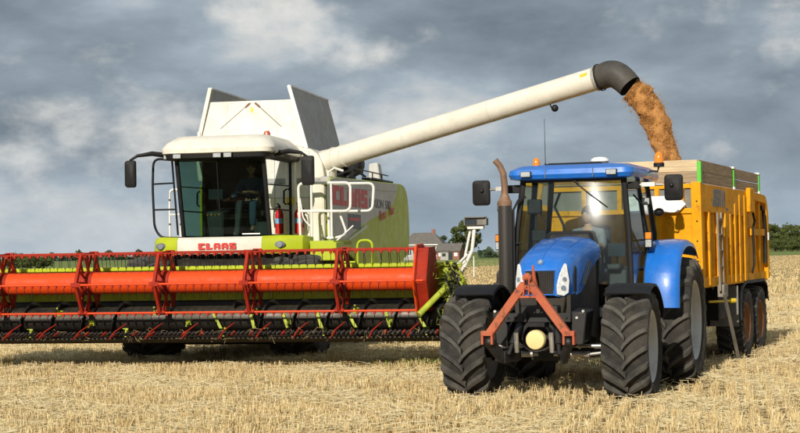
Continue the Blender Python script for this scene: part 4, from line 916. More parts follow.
    obj('lamp_arm', MB().tube([(-.06,.06,2.5),(-.1,.14,2.5)], .012, 6).tube([(-.06,.06,2.02),(-.14,.18,2.02)], .012, 6), 'black_metal', ex)
    # ---- rear hitch
    obj('drawbar', MB().beam((0,3.1,.55),(0,3.75,.52),.12,.07).cyl((0,3.68,.44),(0,3.68,.64),.03,seg=10), 'black_metal', T)
    return T
tractor()
def tl(x, y, z, th=TRTH, o=(TRX, TRY)):
    t = R(th); return (o[0] + x*math.cos(t) + y*math.sin(t), o[1] - x*math.sin(t) + y*math.cos(t), z)
seated_person('tractor driver in a grey-blue shirt with hands on the steering wheel', tl(0, 2.30, 1.58), -R(TRTH), 'shirt_grey', (-.16, -.52, .40), (.16, -.52, .40), yaw=-.2, lean=.10)

# ================================================================ COMBINE HARVESTER
CX, CY, CTH = -3.147, 30.03, 11.0
def cl(x, y, z): return tl(x, y, z, CTH, (CX, CY))
def loop_xy(x0, x1, y0, y1, z, r, n=5):
    return [Vector(p) for p in rounded([(x0,y0,z),(x1,y0,z),(x1,y1,z),(x0,y1,z)], r, n, True)]
def combine():
    H = thing('combine_harvester', 'white and lime green combine harvester with raised grain tank and long unloading tube', 'harvester', (CX, CY, 0), -R(CTH))
    for s in (-1, 1):
        wheel('front_wheel', H, (s*1.40, -.45, .95), .97, .86, .46, 19, .05, s, 'lime_worn', .1, sweep=.36, lw=.045)
        wheel('rear_wheel', H, (s*1.35, 4.1, .62), .63, .5, .32, 18, .03, s, 'lime_worn', .08, lw=.05)
    c = MB(); c.box(-.95,.95,-.35,7.6,1.05,2.10); c.box(-.95,.95,1.15,7.6,2.101,3.30); c.box(-1.3,1.3,-.65,-.25,.75,1.1); c.box(-.8,.8,3.9,4.3,.55,1.2)
    obj('chassis', c, 'dirty_metal', H)
    obj('belly_shade', MB().hexa([(-1.04,-.4,.26),(1.04,-.4,.26),(1.02,6.8,.5),(-1.02,6.8,.5),(-.94,-.5,1.05),(.94,-.5,1.05),(.94,6.8,1.05),(-.94,6.8,1.05)]), 'black_metal', H, bevel=.03)  # black box added between the wheels for the deep shade under the harvester
    obj('feeder_house', MB().hexa([(-.75,-2.05,.55),(.75,-2.05,.55),(.70,-.35,1.3),(-.70,-.35,1.3),(-.75,-2.05,1.25),(.75,-2.05,1.25),(.70,-.35,2.0),(-.70,-.35,2.0)]), 'dirty_metal', H, bevel=.02)
    # ---- side panels
    for s in (-1, 1):
        y0_ = 0 if s > 0 else 3.4
        poly = [(.45,2.12),(.5,3.32),(1.0,3.38),(7.75,3.50),(8.2,3.44),(8.5,3.2),(8.62,2.8),(8.66,2.3),(8.45,1.85),(6.6,1.55),(3.4,1.6),(1.7,2.0)]
        poly = [(p.x, p.y) for p in rounded([(a,b,0) for a, b in poly], .25, 3, True)]
        poly = [(max(a, y0_), b) for a, b in poly]
        p = MB(); p.plate(poly, (s*1.70,0,0), (0,1,0), (0,0,1), .05*s)
        sp = obj('side_panel', p, 'lime_paint', H, bevel=.015)
        poly2 = [(.50,2.16),(1.8,2.18),(3.76,2.55),(5.2,2.75),(6.1,2.87),(6.7,3.03),(7.05,3.25),(7.2,3.47),(1.0,3.365),(.54,3.31)]
        poly2 = [q for q in poly2 if q[0] >= y0_]
        p = MB(); p.plate(poly2, (s*1.752,0,0), (0,1,0), (0,0,1), .012*s)
        sv = obj('silver_panel', p, 'silver_panel', sp, smooth=0)
        obj('panel_groove', MB().tube([(s*1.766,max(.55,y0_),3.16),(s*1.766,7.1,3.30)], .006, 5), 'grey_sheet', sp)
        if s > 0:
            u = (0,1,0); v = (0,0,1)
            block_letters('letter', 'CLAAS', .72, .37, .56, .085, (1.766,0,2.84), u, v, 'decal_red', sp, .006)
            lettering('model_name', 'LEXION', .27, (1.767,4.05,2.875), u, v, 'decal_grey', sp, .003, .004, sx=1.55); lettering('model_number', '580', .27, (1.767,5.70,2.875), u, v, 'decal_grey', sp, .003, .004, sx=1.55)
            lettering('script_name', 'Terra', .30, (1.782,5.0,2.585), (0,1,.12), (0,-.1,1), 'decal_red', sp, .003, .004, sx=1.05, shear=.25); lettering('script_name', 'Trac', .30, (1.782,6.05,2.72), (0,1,.12), (0,-.1,1), 'decal_red', sp, .003, .004, sx=1.05, shear=.25)
            q = MB(); q.plate([(0,0),(1.15,0),(1.15,.29),(0,.29)], (1.766,2.02,2.40), u, v, .006); st = obj('picture_sticker', q, 'decal_grey', sp, smooth=0)
            q = MB(); q.plate([(.08,.12),(1.0,.12),(1.0,.18),(.08,.18)], (1.773,2.02,2.44), u, v, .003); obj('sticker_line', q, 'decal_red', sp, smooth=0)
            obj('gas_strut', MB().cyl((1.80,1.9,2.17),(1.80,3.6,2.46),.018,seg=8), 'white_rail', sp)
    # rear shell and deck
    rings = []
    for (y, zt, zb, w) in ((7.4,3.42,1.7,1.69),(7.9,3.42,1.75,1.69),(8.3,3.34,1.85,1.62),(8.6,3.1,2.0,1.5),(8.72,2.6,2.2,1.3)):
        rings.append([Vector((-w,y,zb)), Vector((w,y,zb)), Vector((w,y,zt-.15)), Vector((w-.15,y,zt)), Vector((-w+.15,y,zt)), Vector((-w,y,zt-.15))])
    obj('rear_hood', MB().loft(rings), 'lime_paint', H, smooth=50)
    obj('rear_slot', MB().tube([(1.70,8.52,3.10),(1.68,8.66,2.7),(1.70,8.62,2.2)], .03, 6), 'black_plastic', H)
    obj('straw_chopper', MB().hexa([(-1.0,7.2,1.0),(1.0,7.2,1.0),(1.0,8.5,1.2),(-1.0,8.5,1.2),(-1.3,7.0,1.8),(1.3,7.0,1.8),(1.3,8.5,1.9),(-1.3,8.5,1.9)]), 'dirty_metal', H, bevel=.02)
    obj('deck', MB().hexa([(-.95,1.1,3.24),(1.70,1.1,3.24),(1.70,7.4,3.34),(-1.70,7.4,3.34),(-.95,1.1,3.40),(1.62,1.1,3.40),(1.62,7.4,3.50),(-1.62,7.4,3.50)]), 'grey_sheet', H, bevel=.02)
    # ---- engine bay bits behind the unloading tube
    e = MB(); e.box(-1.1,1.15,3.5,5.6,3.42,3.86); obj('engine_housing', e, 'dirty_metal', H, bevel=.04)
    e = MB(); e.lathe([(0,.001),(0,.22),(.04,.26),(.5,.26),(.55,.2)], (1.25,4.35,3.82), (0,1,0), 24); obj('air_filter', e, 'black_plastic', H, smooth=50)
    e = MB(); e.tube([(1.2,3.4,3.46),(1.25,3.5,3.72),(1.0,3.7,3.92),(.7,3.9,3.95)], .06, 10).tube([(1.5,3.2,3.48),(1.5,4.0,3.60),(1.45,4.6,3.62)], .03, 8).tube([(1.3,3.0,3.5),(1.55,3.6,3.66),(1.5,4.9,3.56)], .025, 8); obj('engine_pipe', e, 'dirty_metal', H)
    obj('intake_box', MB().hexa([(1.32,6.05,3.5),(1.60,6.05,3.5),(1.60,6.4,3.5),(1.32,6.4,3.5),(1.34,6.05,3.90),(1.54,6.05,3.93),(1.54,6.4,3.91),(1.34,6.4,3.90)]), 'silver_panel', H, bevel=.03)
    d = MB()
    for y in (3.2, 4.2, 5.2, 6.2): d.cyl((1.60,y,3.48),(1.60,y,3.66),.014,seg=6)
    d.cyl((1.60,3.2,3.66),(1.60,6.9,3.66),.014,seg=6); d.box(1.40,1.66,5.0,7.2,3.50,3.54); obj('deck_rail', d, 'black_metal', H)
    # ---- grain tank extension
    t = MB(); t.plate([(-1.07,4.0),(1.07,4.0),(.84,4.93),(-.84,4.93)], (0,1.36,0), (1,0,0), (0,.0,1), .03)
    ft = obj('tank_front', t, 'cream_paint', H, bevel=.006)
    cr = MB(); cr.cyl((-.02,1.33,4.88),(-.62,1.33,4.40),.007,seg=5).cyl((.10,1.33,4.88),(.62,1.33,4.40),.007,seg=5); obj('bracing_wire', cr, 'dirty_metal', ft)
    for x_ in (-.5, .52): obj('panel_seam', MB().tube([(x_*1.1,1.328,4.02),(x_*.92,1.328,4.9)], .004, 4), 'silver_panel', ft)
    for i_ in range(9): obj('rivet', MB().ball((-.78+.195*i_,1.328,4.89), .010, 6, 5), 'silver_panel', ft)
    for s in (-1, 1): obj('wire_tensioner', MB().cyl((.04+s*.05,1.33,4.885),(.04+s*.15,1.33,4.80),.022,seg=8), 'rust_pipe', ft)
    obj('warning_sticker', MB().box(-.0,.05,1.322,1.330,4.70,4.80), 'yellow_sticker', ft, smooth=0)
    for s in (-1, 1):
        t = MB(); t.hexa([(s*1.10,1.34,3.98),(s*1.14,1.34,3.98),(s*1.14,4.35,3.98),(s*1.10,4.35,3.98),(s*.78,1.28,5.19),(s*.82,1.28,5.19),(s*.82,4.4,5.19),(s*.78,4.4,5.19)])
        sp = obj('tank_side', t, 'grey_sheet', H, bevel=.005)
        e = MB(); e.beam((s*1.12,1.315,3.97),(s*.80,1.255,5.20),.07,.035,(0,1,0)); e.beam((s*.80,1.28,5.195),(s*.80,4.42,5.195),.06,.03); obj('panel_edge', e, 'cream_paint' if s < 0 else 'white_rail', sp)
    t = MB(); t.plate([(-1.07,4.0),(1.07,4.0),(.80,5.05),(-.80,5.05)], (0,4.37,0), (1,0,0), (0,0,1), .03); obj('tank_back', t, 'grey_sheet', H)
    t = MB(); t.hexa([(-1.05,1.15,3.35),(1.05,1.15,3.35),(1.15,4.4,3.35),(-1.15,4.4,3.35),(-1.15,1.28,4.0),(1.0,1.28,4.0),(1.15,4.38,4.0),(-1.15,4.38,4.0)]); obj('tank_body', t, 'cream_paint', H, bevel=.04)
    # ---- white column (elevator) and turret
    def col_ring(y, x0, x1):
        return [Vector((x0,y,2.16)), Vector((x1,y,2.16)), Vector((x1,y,3.45)), Vector((x1-.03,y,3.66)), Vector((x1-.12,y,3.84)), Vector((x1-.27,y,3.95)), Vector((x0,y,4.0))]
    obj('elevator_column', MB().loft([col_ring(1.10,.96,1.44), col_ring(1.14,.94,1.50), col_ring(2.0,.94,1.50)]), 'cream_paint', H, smooth=40)
    obj('column_side_shade', MB().plate([(1.18,2.2),(1.95,2.2),(1.95,3.3),(1.18,3.4)], (1.502,0,0), (0,1,0), (0,0,1), .01), 'silver_panel', H, smooth=0)  # grey plate puts the shade on the white column's side into colour
    obj('column_seam', MB().tube([(1.22,1.095,2.2),(1.22,1.095,3.9)], .006, 5).tube([(.97,1.095,3.0),(1.43,1.095,3.0)], .006, 5), 'grey_sheet', H)
    obj('corner_panel', MB().hexa([(.80,.98,2.22),(.97,.98,2.22),(.97,1.4,2.22),(.80,1.4,2.22),(.80,.98,4.02),(.97,1.02,4.02),(.97,1.4,4.02),(.80,1.4,4.02)]), 'cream_paint', H, bevel=.02)
    for z_ in (2.95, 3.98): obj('warning_sticker', MB().box(.86,.95,.972,.979,z_-.08,z_+.06), 'yellow_sticker', H, smooth=0)
    # ---- unloading tube
    B = Vector((1.62,1.38,3.74)); Tp = Vector((7.0,-.91,4.90)); dr = (Tp - B).normalized()
    ut = MB(); ut.tube([B - dr*.12, Tp], .205, 28); tube_ = obj('unloading_tube', ut, 'cream_paint', H, smooth=60)
    for f_ in (.30, .62): obj('tube_seam', MB().lathe([(-.006,.2055),(-.003,.209),(.003,.209),(.006,.2055)], B.lerp(Tp, f_), dr, 28), 'silver_panel', tube_)
    for f_ in (.012, .05, .985): obj('clamp_ring', MB().lathe([(-.02,.206),(-.02,.222),(.02,.222),(.02,.206)], B.lerp(Tp, f_), dr, 28), 'grey_sheet' if f_ > .9 else 'cream_paint', tube_)
    tr = MB(); tr.tube([(1.40,1.55,3.35),(1.42,1.52,3.62),(1.50,1.45,3.72),B], [.25,.25,.235,.21], 20); obj('turret', tr, 'cream_paint', H, smooth=60)
    obj('turret_pipe', MB().tube([(1.56,1.2,3.2),(1.58,1.18,3.48),(1.7,1.2,3.56),(1.86,1.25,3.50)], .025, 8), 'white_rail', H)
    # elbow spout
    U = Vector((0,0,1)); fw = (dr - U*dr.z).normalized()
    pts = []; rr = []
    for (a, z_, r_) in ((-.05,-.012,.215),(.06,.02,.228),(.17,.045,.235),(.28,.02,.235),(.38,-.045,.23),(.47,-.13,.222),(.54,-.205,.215)):
        pts.append(Tp + fw*a + U*z_); rr.append(r_)
    for _ in range(2):
        p2, r2 = [pts[0]], [rr[0]]
        for i_ in range(len(pts)-1):
            p2 += [pts[i_].lerp(pts[i_+1], .25), pts[i_].lerp(pts[i_+1], .75)]; r2 += [rr[i_]*.75+rr[i_+1]*.25, rr[i_]*.25+rr[i_+1]*.75]
        pts, rr = p2 + [pts[-1]], r2 + [rr[-1]]
    sp = MB(); sp.tube(pts, rr, 32); sp.f = sp.f[:-1]
    spout = obj('spout', sp, 'spout_rubber', tube_, smooth=60)
    obj('spout_seam', MB().lathe([(-.015,.23),(-.015,.242),(.015,.242),(.015,.23)], Tp - dr*.03, dr, 24), 'black_metal', tube_)
    lc = Tp - dr*.95 - U*.30
    obj('tube_lamp', MB().tube([Tp - dr*1.05 - U*.2, Tp - dr*1.02 - U*.27, lc], .014, 6).ball(lc, .065, 12, 8, (1,.8,1)), 'black_plastic', tube_)
    n_ = Vector((dr.y, -dr.x, 0)).normalized(); n_ = n_ if n_.y < 0 else -n_
    q = Tp - dr*.26 + n_*.192 + U*.085
    obj('warning_sticker', MB().plate([(-.07,-.03),(.07,-.03),(.07,.03),(-.07,.03)], q, dr, (n_*.35).cross(dr) * -1 + U, .004), 'yellow_sticker', tube_, smooth=0)
    # ---- cab
    cab = holder('cab', H)
    def ws(u, v):
        x = 2*u-1; return (x*.80, -.52 - .40*v + .16*x*x - .0, 2.27 + v*1.44)
    obj('windscreen', MB().grid(ws, 25, 9), 'dark_cab_glass', cab, smooth=80)
    for s in (-1, 1):
        obj('pillar', MB().beam((s*.83,-.37,2.24),(s*.83,-.75,3.76),.075,.07,(1,0,0)), 'black_plastic', cab, bevel=.012)
        obj('pillar', MB().beam((s*.86,.98,2.24),(s*.86,1.0,3.76),.07,.07,(1,0,0)), 'black_plastic', cab, bevel=.012)
        obj('door_sill', MB().beam((s*.85,-.37,2.26),(s*.87,1.0,2.26),.05,.05), 'black_plastic', cab, bevel=.012)
    for s in (-1, 1):
        g = MB(); g.add([(s*.85,-.34,2.28),(s*.87,.95,2.28),(s*.87,.97,3.72),(s*.85,-.72,3.72)], [(0,1,2,3)])
        d = obj('door_glass', g, 'dark_cab_glass', cab)
        hd = MB().tube([(s*.88,.72,2.86),(s*.93,.74,2.9),(s*.93,.76,3.12),(s*.88,.78,3.16)], .018, 8); obj('door_handle', hd, 'black_plastic', d)
        obj('door_rail', MB().tube([(s*.885,-.35,2.75),(s*.885,.92,2.75)], .014, 6).tube([(s*.885,-.5,3.20),(s*.885,.92,3.22)], .012, 6), 'black_plastic', d)
    obj('cab_back', MB().hexa([(-.84,1.0,2.2),(.84,1.0,2.2),(.84,1.06,2.2),(-.84,1.06,2.2),(-.84,1.0,3.74),(.84,1.0,3.74),(.84,1.06,3.74),(-.84,1.06,3.74)]), 'interior_dark', cab)
    obj('cab_floor', MB().box(-.85,.85,-.45,1.05,2.16,2.25), 'interior_dark', cab)
    rf = MB(); rf.loft([loop_xy(-.93,.93,-.92,1.22,3.735,.18), loop_xy(-1.05,1.05,-1.05,1.28,3.78,.24), loop_xy(-1.07,1.07,-1.06,1.30,3.86,.26), loop_xy(-1.02,1.02,-.98,1.26,3.97,.3), loop_xy(-.88,.88,-.78,1.18,4.105,.35), loop_xy(-.6,.6,-.45,1.0,4.09,.35)])
    roof = obj('roof', rf, 'cream_paint', cab, smooth=40)
    vz = MB(); vz.loft([loop_xy(-.90,.90,-.90,-.40,3.66,.12), loop_xy(-.99,.99,-1.01,-.3,3.69,.2), loop_xy(-1.0,1.0,-1.02,-.3,3.76,.2)]); obj('visor', vz, 'black_plastic', roof, smooth=40)
    obj('side_visor', MB().hexa([(.86,-.55,3.66),(1.0,-.55,3.70),(1.02,1.2,3.70),(.86,1.2,3.66),(.86,-.55,3.76),(1.06,-.55,3.78),(1.06,1.2,3.78),(.86,1.2,3.76)]), 'black_plastic', roof, bevel=.02)
    for (x, y) in ((-.94,-.86),(-.72,-.985),(.05,-1.015),(.25,-1.015)):
        w_ = obj('work_light', MB().box(x-.085,x+.085,y-.055,y+.03,3.675,3.775), 'black_plastic', roof, bevel=.012)
        obj('lens', MB().box(x-.072,x+.072,y-.064,y-.05,3.687,3.763), 'lens', w_, bevel=.006)
    for (x, y) in ((.98,-.72),(1.0,-.42)):
        w_ = obj('work_light', MB().cyl((x,y,3.80),(x+.005,y-.07,3.80),.07,.075,14), 'black_plastic', roof)
        obj('lens', MB().cyl((x+.005,y-.068,3.80),(x+.005,y-.08,3.80),.06,seg=14), 'lens', w_)
    b = MB(); b.cyl((.74,-.15,3.98),(.74,-.15,4.07),.085,.075,16); bc = obj('beacon', b, 'black_plastic', roof)
    obj('beacon_dome', MB().lathe([(0,.066),(.09,.064),(.13,.05),(.145,.001)], (.74,-.15,4.07), (0,0,1), 18), 'red_lamp', bc, smooth=50)
    obj('roof_knob', MB().lathe([(0,.06),(.06,.05),(.10,.03),(.16,.03),(.165,.001)], (-.45,-.55,4.04), (0,0,1), 12), 'cream_paint', roof)
    obj('antenna', MB().cyl((.42,.1,4.05),(.66,.3,4.26),.005,seg=5), 'black_plastic', roof)
    # mirrors
    for s in (-1, 1):
        yy = -1.0 if s < 0 else -.62; x = s*1.63
        am = MB().tube([(s*.96,-.72 if s < 0 else -.45,3.76),(s*1.25,yy+.12,3.80),(s*1.5,yy+.02,3.76),(x,yy,3.68),(x,yy,3.60)], [.05,.045,.03,.022,.02], 8)
        ar = obj('mirror_arm', am, 'black_plastic', cab)
        hm = MB(); cz = 3.43; hz = .25 if s < 0 else .27; hw = .105 if s < 0 else .12; loops = []
        for (dy, k_) in ((-.05,.75),(-.03,.95),(.03,1.0),(.06,.9)):
            loops.append([Vector(p) for p in rounded([(x-hw*k_,yy+dy,cz-hz*k_),(x+hw*k_,yy+dy,cz-hz*k_),(x+hw*k_,yy+dy,cz+hz*k_),(x-hw*k_,yy+dy,cz+hz*k_)], .05, 4, True)])
        hm.loft(loops); mm = obj('mirror', hm, 'black_plastic', cab, smooth=40)
        obj('mirror_glass', MB().box(x-hw*.8,x+hw*.8,yy+.055,yy+.066,cz-hz*.8,cz+hz*.8), 'mirror_glass', mm, smooth=0)
    # wiper
    obj('wiper', MB().tube([(0.0,-.93,3.70),(-.02,-.75,2.95),(-.03,-.60,2.40)], .012, 6), 'black_plastic', cab)
    # interior
    st = MB(); st.box(-.02,.52,.28,.80,2.62,2.75); st.hexa([(0,.70,2.7),(.5,.70,2.7),(.5,.84,2.7),(0,.84,2.7),(.03,.82,3.42),(.47,.82,3.42),(.47,.94,3.42),(.03,.94,3.42)]); st.box(.1,.4,.4,.7,2.25,2.63)
    obj('seat', st, 'interior_grey', cab, bevel=.05, seg=3)
    sc_ = MB(); sc_.beam((.18,-.34,2.25),(.18,-.05,2.92),.12,.1,(1,0,0)); obj('steering_column', sc_, 'interior_grey', cab, bevel=.02)
    sw = holder('steering_wheel', cab, (.18,-.02,2.98), (R(-28),0,0))
    obj('steering_rim', MB().tube([(.2*math.cos(2*PI*i/24), .2*math.sin(2*PI*i/24), 0) for i in range(24)], .016, 8, closed=True), 'interior_dark', sw)
    obj('steering_spoke', MB().cyl((-.2,0,0),(.2,0,0),.012,seg=6).cyl((0,0,0),(0,-.2,0),.012,seg=6), 'interior_dark', sw)
    cn = MB(); cn.hexa([(-.42,-.15,2.25),(-.12,-.15,2.25),(-.12,.75,2.25),(-.42,.75,2.25),(-.44,-.25,2.72),(-.10,-.25,2.72),(-.10,.7,2.82),(-.44,.7,2.82)]); co = obj('side_console', cn, 'interior_grey', cab, bevel=.03)
    for i in range(4): obj('button', MB().ball((-.40+.075*i,-.262,2.66+.01*(i%2)), .017, 8, 6), 'yellow_sticker' if i % 2 else 'amber', co)
    mo = MB(); mo.box(-.40,-.12,-.20,-.16,2.95,3.15); mo.cyl((-.26,-.16,3.0),(-.26,0,2.75),.018,seg=6); obj('monitor', mo, 'screen', cab, bevel=.012)
    jy = MB(); jy.tube([(-.22,-.10,2.76),(-.22,-.14,2.92)], .016, 6).ball((-.22,-.15,2.95), .035, 10, 7, (.8,.9,1.3)); obj('joystick', jy, 'interior_dark', cab)
    obj('cooler_box', MB().box(.55,.80,-.25,.15,2.26,2.52), 'interior_grey', cab, bevel=.02)
    # ---- guard rail left of the cab (black) and hand rails (white)
    g = MB(); P = [(-1.0,-.42,3.70),(-1.38,-.45,3.74),(-1.42,-.40,3.2),(-1.41,-.36,2.45),(-1.30,-.34,2.26),(-.86,-.34,2.24)]
    g.tube(rounded(P, .15, 4), .024, 8); g.tube([(-1.0,-.50,3.70),(-.97,-.42,2.9),(-.95,-.36,2.3)], .02, 8); g.tube([(-1.41,-.42,3.26),(-.98,-.45,3.27)], .018, 6); g.tube([(-1.41,-.38,2.78),(-.97,-.4,2.78)], .018, 6); obj('guard_rail', g, 'black_plastic', H)
    g = MB(); g.tube(rounded([(-1.30,.2,2.25),(-1.30,.2,3.18),(-1.08,.2,3.18),(-1.08,.2,2.25)], .14, 5), .024, 8); g.tube([(-1.30,.2,2.7),(-1.08,.2,2.7)], .018, 6); obj('hand_rail', g, 'white_rail', H)
    def rail(pts, r=.024, rad=.12, closed=False, name='hand_rail'): obj(name, MB().tube(rounded(pts, rad, 5, closed), r, 10, closed), 'white_rail', H)
    rail([(1.30,.05,2.22),(1.27,.05,3.23),(2.27,.05,3.22),(2.26,.05,2.69),(1.28,.05,2.71)], .026)
    rail([(1.78,.35,2.22),(1.76,.35,3.22),(2.60,.6,3.22),(2.56,.6,2.70),(1.78,.4,2.70)], .026)
    rail([(1.77,.2,2.20),(1.93,.2,2.20),(2.16,.2,2.26),(2.02,.2,2.66)], .022)
    rail([(1.52,.05,2.22),(1.52,.05,3.22)], .022); rail([(1.90,.05,2.22),(1.90,.05,3.22)], .022)
    rail([(1.30,.05,2.95),(1.36,.05,2.55),(1.52,.05,2.4)], .014)
    obj('platform', MB().box(.90,2.05,-.45,1.05,2.08,2.15), 'lime_worn', H, bevel=.01)
    # ---- bumper
    def bump_ring(x, y, z0, z1, d): return [Vector((x,y+.35,z0)), Vector((x,y+.03,z0)), Vector((x,y,z0+.06)), Vector((x,y+.02,z1-.05)), Vector((x,y+.08,z1)), Vector((x,y+.35,z1))]
    b = MB(); b.loft([bump_ring(-.80,-.86,1.94,2.245,0), bump_ring(-.4,-.94,1.94,2.245,0), bump_ring(0,-.96,1.94,2.245,0), bump_ring(.4,-.94,1.94,2.245,0), bump_ring(.80,-.86,1.94,2.245,0)]); bw = obj('bumper', b, 'cream_paint', H, smooth=40)
    block_letters('letter', 'CLAAS', -.36, .115, .125, .022, (0,-.968,2.02), (1,0,0), (0,0,1), 'decal_red', bw, .006)
    obj('windscreen_strip', MB().box(.40,.74,-.715,-.708,2.285,2.305), 'white_board', cab, smooth=0)
    for s in (-1, 1):
        e = 1.36 if s < 0 else 1.60
        b = MB(); b.loft([bump_ring(s*.803,-.865,1.93,2.25,0), bump_ring(s*1.1,-.80,1.93,2.26,0), bump_ring(s*(e-.08),-.66,1.95,2.25,0), bump_ring(s*e,-.50,1.97,2.22,0)]); bl = obj('bumper_wing', b, 'lime_paint', H, smooth=40)
        hl = obj('headlight', MB().ball((s*1.13,-.79,2.09), .085, 16, 10, (1.2,.35,.75)), 'lamp_grey', bl, smooth=60)
        obj('bulb', MB().cyl((s*1.13,-.83,2.09),(s*1.13,-.838,2.09),.055,seg=14), 'chrome', hl)
        obj('under_wing', MB().hexa([(s*.6,-.6,1.45),(s*1.3,-.5,1.45),(s*1.3,.3,1.45),(s*.6,.3,1.45),(s*.6,-.75,1.94),(s*1.4,-.5,1.94),(s*1.4,.3,1.94),(s*.6,.3,1.94)]), 'dirty_metal', H)
    # ---- lime steps and boxes right of the cab
    obj('tool_box', MB().box(1.62,2.12,-.52,.1,1.78,2.12), 'lime_paint', H, bevel=.02)
    ld = MB()
    for x in (2.18, 2.44): ld.tube([(x,-.3,.85),(x,-.3,2.0)], .022, 6)
    for z_ in (1.0, 1.25, 1.5, 1.75, 1.98): ld.box(2.18,2.44,-.36,-.24,z_-.015,z_+.015)
    obj('ladder', ld, 'lime_paint', H)
    obj('ladder_hoop', MB().tube(rounded([(2.46,-.3,1.6),(2.46,-.3,2.14),(2.74,-.3,2.14),(2.74,-.3,1.6)], .12, 5), .024, 8), 'lime_paint', H)
    obj('ladder_strut', MB().cyl((2.0,-.1,2.12),(2.3,.1,2.42),.015,seg=6), 'white_rail', H)
    for ps, r_ in (([(1.2,-.6,2.0),(1.15,-.9,1.7),(1.0,-1.3,1.5)],.035),([(1.3,-.6,2.0),(1.28,-.95,1.65),(1.1,-1.4,1.4)],.03),([(-.9,-.5,1.9),(-.95,-1.0,1.7),(-.8,-1.5,1.4)],.03)):
        obj('hydraulic_hose', MB().tube(ps, r_, 8), 'black_plastic', H)
    return H
combine()
seated_person('harvester driver in a blue shirt and jeans reaching for the controls', cl(.25, .52, 2.75), -R(CTH), 'shirt_blue', (-.36, -.42, .20), (.06, -.46, .34), yaw=.15, lean=.06)
fe = thing('fire_extinguisher', 'red fire extinguisher with blue label mounted beside the harvester cab door', 'extinguisher', cl(1.06, .86, 2.30), -R(CTH))
obj('bottle', MB().lathe([(0,.001),(0,.07),(.02,.08),(.38,.08),(.44,.06),(.47,.03),(.50,.03)], (0,0,0), (0,0,1), 20), 'red_cylinder', fe, smooth=50)
obj('valve', MB().cyl((0,0,.5),(0,0,.54),.03,seg=10).beam((0,.02,.55),(0,-.12,.58),.03,.02), 'black_plastic', fe)
lbm = MB(); lbm.grid(lambda u, v: (.0815*math.cos(R(200+140*u)), .0815*math.sin(R(200+140*u)), .20+.10*v), 8, 2); obj('blue_label', lbm, 'blue_sticker', fe, smooth=60)
obj('hose', MB().tube([(.03,0,.52),(.10,0,.48),(.11,0,.3),(.09,0,.12)], .012, 6), 'black_plastic', fe)

